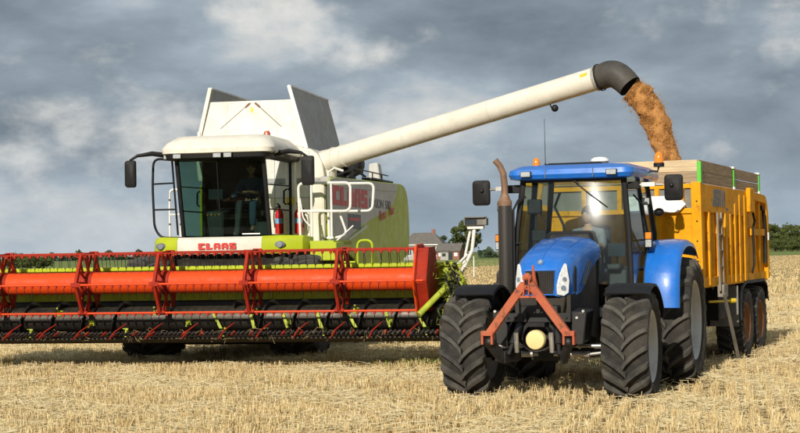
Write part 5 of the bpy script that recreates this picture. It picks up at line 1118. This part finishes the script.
# ================================================================ CUTTING HEADER
def header():
    hx, hy, _ = cl(0, -3.0, 0)
    H = thing('cutting_header', 'wide header with orange reel, red tine bats and lime back wall on the harvester', 'header', (hx, hy, 0), -R(CTH))
    X0, X1 = -4.5, 4.56; az = 1.47; rr = .575
    reel = holder('reel', H, (0, 0, az))
    rt = MB()
    rt.cyl((X0+.3,0,0),(4.24,0,0),.185,seg=32); obj('reel_tube', rt, 'reel_orange', reel, smooth=60)
    SP = [-3.22,-1.66,-.28,1.27,2.80]
    for x in SP: obj('tube_collar', MB().cyl((x-.11,0,0),(x+.11,0,0),.20,seg=24), 'reel_red', reel, smooth=60)
    angs = [R(60*k + 2) for k in range(6)]
    # bats: one pipe with clips and tines each
    for k, a in enumerate(angs):
        y = rr*math.cos(a); z = rr*math.sin(a)
        obj('bat', MB().cyl((X0+.35,y,z),(4.26,y,z),.015 if k in (1,2) else .019,seg=10), 'reel_red' if k in (1,2) else 'reel_orange', reel)
        cp = MB(); tn = MB(); n = 58
        for i in range(n):
            x = X0 + .5 + 8.1*i/(n-1)
            cp.box(x-.017,x+.017,y-.02,y+.02,z-.05,z+.0)
            j = random.uniform(-.02,.02)
            tn.tube([(x,y-.01,z-.04),(x+j*.4,y+.01,z-.14),(x+j,y+.035,z-.25)], [.006,.005,.004], 4)
        tag(obj('tine_clip', cp, 'reel_red', reel, smooth=0), kind='stuff'); tag(obj('tine', tn, 'black_metal', reel), kind='stuff')
    # spiders: a hexagonal rim through the bats with flat radial arms
    for x in SP:
        m = MB()
        for k in range(6):
            a = angs[k]; b = angs[(k+1) % 6]
            d = Vector((0, math.cos(a), math.sin(a))); e = Vector((0, math.cos(b), math.sin(b)))
            m.beam(Vector((x,0,0)) + d*rr, Vector((x,0,0)) + e*rr, .075, .05, (1,0,0)) if k not in (1, 4) else m.beam(Vector((x,0,0)) + d*rr, Vector((x,0,0)) + e*rr, .05, .04, (1,0,0))
            for q in (-1, 1):
                m.beam(Vector((x+q*.06,0,0)) + d*.17, Vector((x+q*.045,0,0)) + d*(rr-.01), .085, .014, (1,0,0))
            m.beam(Vector((x,0,0)) + d*(rr-.03), Vector((x,0,0)) + d*(rr+.025), .16, .07, (0,-d.z,d.y))
            f = (d+e).normalized(); m.beam(Vector((x,0,0)) + f*.17, Vector((x,0,0)) + f*(rr*.84), .05, .014, (1,0,0))
        obj('spider_plate', m, 'reel_red', reel, bevel=.004)
    # closed end of the reel
    m = MB()
    for x, R_ in ((4.12,.63),(4.30,.60)):
        m.plate([(R_*math.cos(a), R_*math.sin(a)) for a in angs], (x,0,0), (0,1,0), (0,0,1), .018)
    for a in angs: 
        d = Vector((0, math.cos(a), math.sin(a))); m.beam(Vector((4.12,0,0))+d*.56, Vector((4.31,0,0))+d*.54, .10, .03, d)
    m.loft([[Vector((xx, .585*math.cos(a), .585*math.sin(a))) for a in angs] for xx in (4.13, 4.30)])
    obj('end_plate', m, 'reel_red', reel, bevel=.006)
    e = MB()
    for k in range(6):
        a = angs[k]; b = angs[(k+1) % 6]
        p = Vector((0,math.cos(a),math.sin(a)))*.625; q = Vector((0,math.cos(b),math.sin(b)))*.625
        e.beam(Vector((4.105,0,0))+p, Vector((4.105,0,0))+q, .05, .03, (1,0,0))
    for a in angs:
        d = Vector((0, math.cos(a), math.sin(a))); e.beam(Vector((4.105,0,0)) + d*.15, Vector((4.105,0,0)) + d*.6, .06, .02, (1,0,0)); e.ball(Vector((4.09,0,0)) + d*.55, .03, 8, 6)
    obj('end_frame', e, 'reel_orange', reel)
    # ---- trough
    bw = MB(); bw.box(X0,X1,.78,.84,1.14,1.66); back = obj('back_wall', bw, 'lime_paint', H); obj('lower_wall_shade', MB().box(X0,X1,.782,.838,1.05,1.139), 'black_metal', H, smooth=0)  # wall painted black from where the reel tube's shadow begins downwards
    n = 0
    for x in np.arange(X0+.35, X1, .55): obj('wall_rib', MB().box(x-.025,x+.025,.755,.779,1.15,1.62), 'lime_worn', back, smooth=0)
    obj('lower_ledge', MB().hexa([(X0,.60,.98),(X1,.60,.98),(X1,.77,.98),(X0,.77,.98),(X0,.66,1.10),(X1,.66,1.10),(X1,.77,1.10),(X0,.77,1.10)]), 'black_metal', H, bevel=.01)
    obj('top_beam', MB().box(X0,X1,.70,.90,1.66,1.73), 'lime_paint', H, bevel=.015)
    for z in (1.33, 1.44): obj('wall_rail', MB().cyl((X0,.74,z),(X1,.74,z),.012,seg=6), 'dirty_metal', back)
    lw_ = MB(); lw_.add([(X0,.78,1.06),(X1,.78,1.06),(X1,.72,.72),(X0,.72,.72),(X0,.45,.54),(X1,.45,.54),(X0,.0,.50),(X1,.0,.50),(X0,-.66,.58),(X1,-.66,.58),(X0,-.66,.54),(X1,-.66,.54),(X0,.05,.44),(X1,.05,.44),(X0,.86,.50),(X1,.86,.50),(X0,.86,1.06),(X1,.86,1.06)],
        [(0,1,2,3),(3,2,5,4),(4,5,7,6),(6,7,9,8),(8,9,11,10),(10,11,13,12),(12,13,15,14),(14,15,17,16),(16,17,1,0)])
    obj('trough', lw_, 'dirty_metal', H, smooth=0)
    # auger with flights and fingers
    ag = holder('auger', H, (0,.24,.85))
    obj('auger_tube', MB().cyl((X0+.1,0,0),(X1-.1,0,0),.205,seg=28), 'auger_steel', ag, smooth=60)
    for s in (-1, 1):
        m = MB(); turns = 6.2; n = int(turns*26); xa, xb = (X1-.12, .9) if s > 0 else (X0+.12, -.9); vs = []; fs = []
        for i in range(n+1):
            t = i/n; x = xa + (xb-xa)*t; an = s*2*PI*turns*t + 1.0
            for r_ in (.20, .30): vs.append((x, r_*math.cos(an), r_*math.sin(an)))
            if i: o = 2*i; fs.append((o-2,o,o+1,o-1))
        m.add(vs, fs); obj('auger_flight', m, 'black_metal', ag, thick=.016, smooth=60)
    for i in range(15):
        x = X0 + .55 + .58*i; an = R(150 + 47*(i % 3)); d = Vector((0, math.cos(an), math.sin(an)))
        m = MB(); m.tube([Vector((x,0,0))+d*.18, Vector((x+.015,0,0))+d*.40], [.02,.016], 8); m.beam(Vector((x-.05,0,0))+d*.19, Vector((x+.05,0,0))+d*.22, .09, .03, d)
        if x > .3:
            j = random.uniform(-.05,.03); m.plate([(-.02,-.17),(.035,-.17),(-.06+j,.08),(-.11+j,.08)], (x,-.235,0), (1,0,0), (0,.12,1), .02)
        obj('auger_finger', m, 'lime_worn', ag)
    # knife: bar, guards, sections
    obj('knife_bar', MB().box(X0,X1,-.74,-.66,.60,.65), 'black_metal', H, bevel=.006)
    gd = MB(); gr_ = MB(); sec = MB(); n = 118; cur = gd
    for i in range(n):
        x = X0 + .05 + (X1-X0-.1)*i/(n-1)
        gd = gr_ if (i*7) % 11 in (0, 5) else cur
        gd.hexa([(x-.018,-.80,.605),(x+.018,-.80,.605),(x+.018,-.70,.60),(x-.018,-.70,.60),(x-.015,-.80,.65),(x+.015,-.80,.65),(x+.018,-.70,.675),(x-.018,-.70,.675)])
        gd.tube([(x,-.78,.63),(x,-.87,.622),(x,-.93,.615)], [.02,.014,.005], 5)
        if i % 2: sec.plate([(-.035,0),(.035,0),(0,.10)], (x,-.75,.655), (1,0,0), (0,-1,0), .006)
    gd = cur
    tag(obj('knife_guard', gd, 'dirty_metal', H, smooth=0), kind='stuff'); tag(obj('red_guard', gr_, 'reel_red', H, smooth=0), kind='stuff'); tag(obj('knife_section', sec, 'bare_steel', H, smooth=0), kind='stuff')
    # long red crop lifters
    for i, x in enumerate(np.arange(X0+.5, X1, .62)):
        m = MB(); m.tube([(x,-.72,.63),(x+.02,-.98,.60),(x+.03,-1.12,.57)], [.016,.014,.007], 6); m.tube([(x+.03,-1.10,.575),(x+.05,-.9,.68),(x+.16,-.66,.80)], [.010,.012,.008], 6)
        obj('crop_lifter', m, 'reel_red', H)
    # ---- end wall and divider linkage at the right end
    ew = MB(); ew.plate([(-.75,.52),(.86,.48),(.86,1.70),(.45,1.62),(-.1,1.05),(-.75,.80)], (X1-.02,0,0), (0,1,0), (0,0,1), .03); obj('end_wall', ew, 'dirty_metal', H, bevel=.005)
    ew = MB(); ew.plate([(-.75,.52),(.86,.48),(.86,1.70),(.45,1.62),(-.1,1.05),(-.75,.80)], (X0,0,0), (0,1,0), (0,0,1), .03); obj('end_wall', ew, 'lime_paint', H, bevel=.005)
    dv = holder('crop_divider', H, (4.58,0,0))
    obj('divider_rod', MB().cyl((-.40,-.55,.90),(.02,-.20,1.36),.052,.05,14), 'lime_worn', dv)
    obj('divider_body', MB().hexa([(-.02,-.6,.55),(.10,-.6,.55),(.14,.5,.6),(-.02,.5,.6),(-.02,-.5,.95),(.08,-.5,.95),(.14,.5,1.35),(-.02,.5,1.35)]), 'dirty_metal', dv, bevel=.02)
    g = random.Random(3)
    m = MB()
    for (a, b, w) in (((-.02,-.1,1.3),(.10,.0,1.72),.07),((.10,.0,1.72),(.28,.1,1.35),.06),((.0,-.1,1.1),(.25,-.2,.85),.06),((.1,-.15,1.45),(-.06,-.1,1.62),.05),((.22,.0,1.5),(.30,.1,1.0),.07),((-.06,-.3,.75),(.24,-.3,.8),.06),((.05,-.2,1.2),(.2,-.25,1.05),.08)):
        m.beam(a, b, w, w*.6)
    for _ in range(12): 
        c = Vector((g.uniform(-.08,.28), g.uniform(-.25,.1), g.uniform(.75,1.75))); m.box(c.x-.035,c.x+.035,c.y-.03,c.y+.03,c.z-.03,c.z+.03)
    obj('divider_linkage', m, 'lime_worn', dv, bevel=.006)
    m = MB()
    for _ in range(9):
        a = Vector((g.uniform(-.05,.1), g.uniform(-.3,-.1), g.uniform(1.2,1.8))); b = Vector((g.uniform(.1,.32), g.uniform(-.3,-.1), g.uniform(.8,1.4)))
        m.tube([a, a.lerp(b,.5)+Vector((g.uniform(-.1,.1),-.06,g.uniform(-.05,.1))), b], .014, 6)
    m.ball((.12,-.1,1.68), .05, 10, 7).ball((.0,-.12,1.72), .035, 10, 7)
    obj('divider_hose', m, 'black_plastic', dv)
    # green crop stalks wound round the divider
    lv = []; lf = []; lt = []
    for _ in range(380):
        c = Vector((g.gauss(.08,.13), g.uniform(-.5,.15), g.uniform(.35,1.75))); d = Vector((g.gauss(0,1), g.gauss(0,.6), g.gauss(-.5,.8))).normalized() * g.uniform(.03,.09); w = d.cross(Vector((g.gauss(0,1), g.gauss(0,1), g.gauss(0,1)))).normalized() * g.uniform(.005,.013)
        n0 = len(lv); lv += [tuple(c-d), tuple(c+w), tuple(c+d), tuple(c-w)]; lf.append((n0,n0+1,n0+2,n0+3)); lt += [g.random()]*4
    o = bpy.data.objects.new('caught_leaves', np_mesh('caught_leaves', lv, lf, 'weed', lt)); COL.objects.link(o); o.parent = dv; o['kind'] = 'stuff'
    # white pole with steering sensor
    sp = holder('sensor_pole', H, (4.45,.2,0))
    obj('pole', MB().tube([(.12,0,.9),(.28,0,1.48),(.50,0,1.92),(.545,0,2.28)], .030, 10).tube([(.30,.05,1.5),(.40,.05,1.95),(.47,.05,2.26)], .022, 8).tube([(.06,0,1.5),(.28,0,1.72),(.42,.02,1.86)], .018, 8).tube([(.10,.03,.8),(.34,.03,1.6)], .02, 8), 'white_rail', sp)
    b = MB(); b.box(.38,.76,-.10,.12,2.33,2.45); b.box(.40,.74,-.16,.12,2.45,2.47); sb = obj('sensor_box', b, 'mesh_grey', sp, bevel=.008)
    obj('sensor_window', MB().box(.40,.60,-.112,-.098,2.345,2.43), 'dark_pane', sb, smooth=0)
    obj('sensor_bracket', MB().box(.43,.70,-.05,.08,2.27,2.33), 'white_rail', sp, bevel=.006)
    # straw caught on the knife
    V = MB()
    for _ in range(110):
        x = g.uniform(X0, X1); z = g.uniform(.5,.72); y = g.uniform(-.9,-.55); a = g.uniform(-1.2,1.2); ln = g.uniform(.05,.22)
        V.tube([(x,y,z),(x+math.sin(a)*ln*.6,y-.03,z+g.uniform(-.04,.06)),(x+math.sin(a)*ln,y-.05,z-abs(math.cos(a))*ln*g.uniform(-.3,.8))], .002, 3)
    m = V.mesh('caught_straw', 'straw'); add_attr(m, 'tint', [g.uniform(.0,.6) for _ in m.vertices])
    o = bpy.data.objects.new('caught_straw', m); COL.objects.link(o); o.parent = H; tag(o, kind='stuff')
    return H
header()

# ================================================================ TRAILER
QX, QY, QTH = 3.37, 24.5, 22.0
def ql(x, y, z): return tl(x, y, z, QTH, (QX, QY))
def trailer():
    T = thing('grain_trailer', 'yellow tandem axle farm trailer with wooden extension boards behind the tractor', 'trailer', (QX, QY, 0), -R(QTH))
    Z0, Z1, LN, W_ = 1.36, 2.87, 5.95, 1.22
    # floor and chassis
    obj('floor', MB().box(-W_+.02, W_-.02, .04, LN, Z0, Z0+.08), 'trailer_yellow', T)
    c = MB()
    for s in (-1, 1): c.box(s*.45-.07, s*.45+.07, -.1, LN-.1, 1.06, Z0-.002)
    c.beam((-.4,-.1,1.15),(0,-1.35,.62),.12,.16); c.beam((.4,-.1,1.15),(0,-1.35,.62),.12,.16)
    for y in np.arange(.4, LN-.2, .9): c.box(-1.15,1.15,y-.04,y+.04,1.24,Z0-.004)
    obj('chassis', c, 'black_metal', T)
    obj('hitch_eye', MB().tube([(.07*math.cos(2*PI*i/16), -1.42+.07*math.sin(2*PI*i/16), .60) for i in range(16)], .025, 8, closed=True), 'bare_steel', T)
    # wheels
    for y in (3.86, 5.24):
        for s in (-1, 1):
            wheel('wheel', T, (s*1.02, y, .60), .61, .46, .33, 22, .018, s, 'rim_orange', .05, sweep=.2, lw=.05, key='trailer', spin=.2*y, hubmat='rim_orange')
    for y in (3.86, 5.24): obj('axle', MB().cyl((-.9,y,.60),(.9,y,.60),.07,seg=12).box(-.55,-.4,y-.3,y+.3,.65,1.06).box(.4,.55,y-.3,y+.3,.65,1.06), 'black_metal', T)
    for s in (-1, 1):
        m = MB(); pr = [(3.12,.72),(3.14,1.0),(3.28,1.24),(3.6,1.325),(4.55,1.325),(5.5,1.325),(5.82,1.22),(5.94,.95)]
        rings = [[Vector((s*.80,y,z)), Vector((s*1.27,y,z)), Vector((s*1.275,y,z-.05)), Vector((s*1.26,y,z-.05)), Vector((s*1.25,y,z-.012)), Vector((s*.80,y,z-.012))] for y, z in pr]
        obj('mudguard', MB().loft(rings), 'black_plastic', T, smooth=45)
        obj('mudflap', MB().box(s*1.02-.24, s*1.02+.24, 2.86, 2.885, .58, 1.26), 'mesh_grey', T, bevel=.004)
        obj('storage_box', MB().box(min(s*.6,s*1.12), max(s*.6,s*1.12), 1.9, 2.75, .72, 1.22), 'black_plastic', T, bevel=.02)
    # front wall: lower plate, frame and barred window band
    fw = MB(); fw.box(-W_,W_,0,.05,Z0,2.46); fwall = obj('front_wall', fw, 'trailer_yellow', T)
    fr = MB(); fr.box(-1.12,1.12,-.03,-.001,2.80,2.87); fr.box(-1.12,1.12,-.035,-.001,2.42,2.50)
    for x in (-.56, 0, .58): fr.box(x-.035,x+.035,-.03,.02,2.50,2.80)
    fr.box(.96-.03,.96+.03,-.03,.02,2.50,2.80)
    for x in (-.6, 0, .6): fr.box(x-.04,x+.04,-.06,-.001,Z0,2.42)
    fr.box(-1.12,1.12,-.05,-.002,1.85,1.93)
    obj('front_frame', fr, 'trailer_yellow', fwall, bevel=.004)
    for (a, b) in ((-1.10,-.60),(-.52,-.04),(.04,.54),(.62,.92),(1.0,1.11)): obj('window_mesh', MB().box(a,b,.012,.02,2.50,2.80), 'mesh_grey', fwall, smooth=0)
    for s in (-1, 1):
        m = MB(); m.hexa([(s*1.12,-.045,1.30),(s*1.27,-.045,1.30),(s*1.27,.10,1.30),(s*1.12,.10,1.30),(s*1.10,-.045,2.89),(s*1.25,-.045,2.89),(s*1.25,.10,2.89),(s*1.10,.10,2.89)])
        cp = obj('corner_post', m, 'trailer_yellow', T, bevel=.01)
        for z in (1.7, 2.0, 2.3, 2.6): obj('bolt', MB().cyl((s*1.19,-.04,z),(s*1.19,-.055,z),.014,seg=6), 'dirty_metal', cp)
    wb = MB(); wb.plate([(-.48,-.12),(.30,-.12),(.42,0),(.30,.13),(-.10,.13),(-.48,.13)], (.62,-.10,2.56), (1,0,0), (0,0,1), .012); obj('white_plate', wb, 'white_board', T, smooth=0)
    obj('white_plate_bracket', MB().box(.55,.60,-.09,-.03,2.46,2.66), 'dirty_metal', T)
    # ---- sides: skin, top band, posts, rails
    for s in (-1, 1):
        x0 = s*W_
        def bx(y0, y1, z0, z1, d0, d1): return MB().box(min(x0+s*d0, x0+s*d1), max(x0+s*d0, x0+s*d1), y0, y1, z0, z1)
        sk = obj('side_wall', bx(.10, LN, Z0, 2.46, -.05, -.02), 'trailer_yellow', T)
        p = MB(); p.plate([(.10,2.44),(2.0,2.44),(2.02,2.05),(2.25,2.05),(2.27,2.44),(4.2,2.42),(4.2,2.87),(.10,2.87)], (x0-s*.02,0,0), (0,1,0), (0,0,1), .05*s); band = obj('top_band', p, 'trailer_yellow', sk, bevel=.006)
        for (ya, yb, zt) in ((.52,.60,2.44),(1.28,1.40,2.44),(1.85,2.02,2.44),(2.28,2.40,2.44),(2.72,2.86,2.62),(3.15,3.30,2.78),(3.62,3.80,2.78)):
            obj('side_post', bx(ya, yb, Z0-.04, zt, -.02, .045), 'trailer_yellow', sk, bevel=.006)
        obj('bottom_rail', bx(.10, LN, Z0-.07, Z0+.09, -.02, .028), 'trailer_yellow', sk, bevel=.008)
        # slanted gusset between posts
        for (ya, yb) in ((2.42,2.72),(3.32,3.62)):
            g = MB(); g.plate([(ya,1.45),(yb,1.45),(yb,2.30),(ya,2.75)], (x0-s*.018,0,0), (0,1,0), (0,0,1), .018*s); obj('gusset', g, 'trailer_yellow', sk, smooth=0)
        # hinge bracket and door ram
        obj('ram_bracket', bx(3.84, 4.28, 2.50, 2.92, .03, .11), 'trailer_yellow', sk, bevel=.02)
        obj('ram_hose', MB().tube([(x0+s*.06,4.30,2.55),(x0+s*.08,4.42,2.35),(x0+s*.05,4.36,2.2),(x0+s*.05,4.45,1.9),(x0+s*.06,4.40,1.6),(x0+s*.04,4.3,1.45)], .022, 8), 'black_plastic', sk)
        # rear frame with rounded top corner
        pts = rounded([(x0+s*.02,4.25,2.80),(x0+s*.02,5.75,2.76),(x0+s*.02,5.92,2.45),(x0+s*.02,5.92,1.32)], .25, 5)
        rings = []
        for i, pt in enumerate(pts):
            t_ = (pts[min(i+1,len(pts)-1)] - pts[max(i-1,0)]).normalized(); n_ = Vector((s,0,0)).cross(t_).normalized()*.07
            rings.append([pt + n_ + Vector((s*.05,0,0)), pt - n_ + Vector((s*.05,0,0)), pt - n_ - Vector((s*.05,0,0)), pt + n_ - Vector((s*.05,0,0))])
        obj('rear_frame', MB().loft(rings), 'trailer_yellow', sk, smooth=45)
        obj('rear_rail', bx(4.3, 5.85, 2.10, 2.22, -.018, .04), 'trailer_yellow', sk, bevel=.006)
        obj('rear_upper_skin', bx(4.2, 5.85, 2.461, 2.70, -.05, -.02), 'trailer_yellow', sk, smooth=0)
        obj('rear_post', bx(5.16, 5.30, Z0, 2.70, -.018, .03), 'trailer_yellow', sk, bevel=.006)
        obj('rear_arm', MB().tube([(x0+s*.03,5.40,2.62),(x0+s*.04,5.62,2.55),(x0+s*.04,5.74,2.2),(x0+s*.04,5.70,1.6)], .035, 8), 'black_metal', sk)
        obj('rear_reflector', bx(5.86, 5.95, 2.02, 2.16, .07, .085), 'white_board', sk, smooth=0)
        obj('rear_latch', bx(5.9, 6.06, 1.40, 1.62, -.02, .06), 'trailer_yellow', sk, bevel=.01)
        if s > 0:
            block_letters('letter', 'JOSKIN', .86, .27, .142, .038, (x0+.031,0,2.545), (0,1,0), (0,0,1), 'decal_grey', band, .004)
            q = MB(); q.plate([(0,0),(.22,0),(.22,.03),(0,.03)], (x0+.031,1.96,2.50), (0,1,0), (0,0,1), .003); obj('web_line', q, 'decal_grey', band, smooth=0)
    obj('tailgate', MB().box(-W_+.02,W_-.02,LN-.04,LN+.02,Z0,2.75), 'trailer_yellow', T, bevel=.01)
    # ---- wooden extension boards
    bl = [('plank_wood_light', 2.885, 3.045), ('plank_wood', 3.05, 3.225)]
    for k, (mt, z0, z1) in enumerate(bl):
        mt = 'plank_wood' if k == 0 else 'plank_wood_light'
        obj('front_board', MB().box(-1.20,1.20,-.005+.004*k,.035+.004*k,z0,z1), mt, T, bevel=.006)
        for s in (-1, 1):
            for (ya, yb) in ((.04,2.76),(2.80,5.28)):
                j = random.uniform(-.006,.006)
                obj('side_board', MB().box(min(s*1.19,s*1.232)+j, max(s*1.19,s*1.232)+j, ya, yb, z0, z1 - (.012 if ya > 1 else 0)), 'plank_wood', T, bevel=.006)
    for s in (-1, 1):
        obj('board_post', MB().box(min(s*1.235,s*1.262), max(s*1.235,s*1.262), -.03, .06, 2.875, 3.20).box(min(s*1.20,s*1.262), max(s*1.20,s*1.262), -.035, -.008, 2.875, 3.20), 'post_green', T, bevel=.004)
        for y in (2.78, 5.28): 
            p_ = obj('board_post', MB().box(min(s*1.236,s*1.255), max(s*1.236,s*1.255), y-.05, y+.05, 2.875, 3.20), 'post_green', T, bevel=.004)
            obj('post_cap', MB().box(min(s*1.18,s*1.265), max(s*1.18,s*1.265), y-.09, y+.09, 3.20, 3.235), 'white_board', p_, bevel=.005)
            obj('post_foot', MB().box(min(s*1.236,s*1.265), max(s*1.236,s*1.265), y-.07, y+.07, 2.85, 2.90), 'white_board', p_, bevel=.005)
    # ---- ladder with swung-out lower half
    ld = holder('ladder', T, (W_+.07, 0, 0))
    a, b = 1.05, 1.36
    for y in (a, b): obj('ladder_rail', MB().beam((.02,y,1.22),(.0,y-.02,2.45),.03,.05), 'dull_steel', ld, bevel=.004)
    for z in np.arange(1.35, 2.45, .25): obj('rung', MB().cyl((.012,a,z),(.012,b,z),.014,seg=8), 'dull_steel', ld)
    obj('ladder_joint', MB().box(-.04,.07,1.12,1.44,1.12,1.32), 'dull_steel', ld, bevel=.01)
    for dx in (0, .10): obj('swing_rail', MB().beam((.03+dx*.4,1.30-dx*2,1.18),(.10+dx*.4,2.10-dx*1.6,.03),.04,.05), 'dull_steel', ld, bevel=.004)
    for t in (.2,.4,.6,.8): obj('rung', MB().cyl(Vector((.03,1.30,1.18)).lerp(Vector((.10,2.10,.03)), t), Vector((.07,1.10,1.18)).lerp(Vector((.14,1.94,.03)), t), .013, seg=8), 'dull_steel', ld)
    obj('drain_pipe', MB().cyl((1.0,1.7,1.03),(1.28,2.2,1.03),.02,seg=8).cyl((1.25,2.15,1.03),(1.31,2.26,1.03),.04,seg=10), 'yellow_sticker', T)
    # cables at the front
    obj('front_hose', MB().tube([(.1,-.2,1.1),(.1,-.7,.95),(.05,-1.3,1.05),(0,-1.6,.95)], .02, 6).tube([(-.1,-.2,1.1),(-.1,-.7,.9),(-.05,-1.3,1.0),(0,-1.6,.9)], .02, 6), 'black_plastic', T)
    return T
trailer()

# ---------------------------------------------------------------- grain
def grain():
    g = np.random.default_rng(21)
    th = R(QTH)
    # heap inside the trailer
    def heap(u, v):
        x = -1.15 + 2.3*u; y = .12 + 5.7*v
        z = 1.75 + 1.02*math.exp(-((y-3.35)/1.5)**2 - (x/1.0)**2) + .03*math.sin(9*x)*math.sin(7*y)
        return (x, y, z)
    o = obj('grain_heap', MB().grid(heap, 40, 60), 'grain', smooth=60); o.location = (QX, QY, 0); o.rotation_euler = (0,0,-th)
    tag(o, 'golden grain heaped inside the yellow trailer', 'grain', kind='stuff')
    # falling stream: lumpy core with loose kernels round it
    Pw = []
    ax = [((4.02,27.62,4.66),.20),((4.22,27.60,4.50),.215),((4.36,27.58,4.28),.21),((4.46,27.56,4.02),.205),((4.56,27.55,3.72),.19),((4.66,27.54,3.40),.175),((4.73,27.53,3.05),.19),((4.74,27.53,2.66),.26)]
    pts = [Vector(a) for a, _ in ax]; rad = [r for _, r in ax]
    # resample
    P = []; Rd = []
    for i in range(len(pts)-1):
        for k in range(6):
            t = k/6; P.append(pts[i].lerp(pts[i+1], t)); Rd.append(rad[i]*(1-t)+rad[i+1]*t)
    P.append(pts[-1]); Rd.append(rad[-1])
    m = MB(); seg = 30; rings = []
    for i, p in enumerate(P):
        d = (P[min(i+1,len(P)-1)] - P[max(i-1,0)]).normalized()
        b = Vector((0,1,0)); a = b.cross(d).normalized(); b = d.cross(a)
        ring = []
        for k in range(seg):
            an = 2*PI*k/seg
            q = 1 + .11*math.sin(i*.42 + 2.0*math.sin(an*2)) + .09*math.sin(i*.9 + an*3) + .06*math.sin(i*1.9 - an*5) + g.normal(0,.045)
            if i < 3: q = .93
            ring.append(p + (a*math.cos(an) + b*math.sin(an)*.9) * Rd[i] * q)
        rings.append(ring)
    m.loft(rings)
    me = m.mesh('grain_stream', 'grain', 60); fix_normals(me)
    n = 34000; idx = g.integers(0, len(P), n); fr = g.random(n)
    Pn = np.array([tuple(p) for p in P]); Rn = np.array(Rd)
    j = np.minimum(idx+1, len(P)-1); c = Pn[idx]*(1-fr[:,None]) + Pn[j]*fr[:,None]
    an = g.random(n)*2*PI; rr = Rn[idx]*(.93 + np.abs(g.normal(0,.06,n)) + (g.random(n) < .12)*np.abs(g.normal(0,.28,n)))
    tang = Pn[j]-Pn[np.maximum(idx-1,0)]; tang /= np.linalg.norm(tang,axis=1)[:,None]
    bb = np.tile(np.array([0,1.,0]), (n,1)); a_ = np.cross(bb,tang); a_ /= np.linalg.norm(a_,axis=1)[:,None]; b_ = np.cross(tang,a_)
    c = c + (a_*np.cos(an)[:,None] + b_*np.sin(an)[:,None]*.9)*rr[:,None]
    u = g.normal(size=(n,3)); u /= np.linalg.norm(u,axis=1)[:,None]; v = np.cross(u, g.normal(size=(n,3))); v /= np.linalg.norm(v,axis=1)[:,None]; w = np.cross(u,v)
    s = .0055
    V = np.stack([c-u*s*1.6, c+v*s, c+w*s, c-(v+w)*s*.7, c+u*s*1.6], 1).reshape(-1,3)
    i5 = (np.arange(n)*5)[:,None]
    F = np.concatenate([i5+np.array(q) for q in ((0,2,1),(0,3,2),(0,1,3),(4,1,2),(4,2,3),(4,3,1))], 0)
    kern = np_mesh('kernels', V, F, 'grain_bits', np.repeat(g.random(n),5))
    o = bpy.data.objects.new('grain_stream', me); COL.objects.link(o)
    tag(o, 'thick stream of golden grain pouring from the black spout into the trailer', 'grain', kind='stuff')
    k = bpy.data.objects.new('kernels', kern); COL.objects.link(k); k.parent = o; k['kind'] = 'stuff'
grain()

# ---------------------------------------------------------------- green weeds beside the header
def weeds():
    g = np.random.default_rng(8); V = []; F = []; T = []; n = 0
    for (X, Y, sp, k) in ((.62,26.2,.35,150),(.35,26.6,.3,90),(.9,25.7,.25,60),(-.1,26.5,.3,40)):
        for _ in range(k):
            x = X + g.normal(0,sp); y = Y + g.normal(0,sp*.7); h = .06 + .16*g.random(); a = g.random()*6.28; l = g.normal(0,.06,2); w = .008
            dx, dy = math.cos(a)*w, math.sin(a)*w
            V += [(x-dx,y-dy,0),(x+dx,y+dy,0),(x+l[0]*.5+dx*1.3,y+l[1]*.5+dy*1.3,h*.6),(x+l[0]*.5-dx*1.3,y+l[1]*.5-dy*1.3,h*.6),(x+l[0]*1.3,y+l[1]*1.3,h)]
            F += [(n,n+1,n+2),(n,n+2,n+3),(n+3,n+2,n+4)]; T += [g.random()]*5; n += 5
    o = bpy.data.objects.new('weeds', np_mesh('weeds', V, F, 'weed', T)); COL.objects.link(o)
    tag(o, 'tuft of green weeds in the stubble between header and tractor tyre', 'weeds', kind='stuff')
weeds()
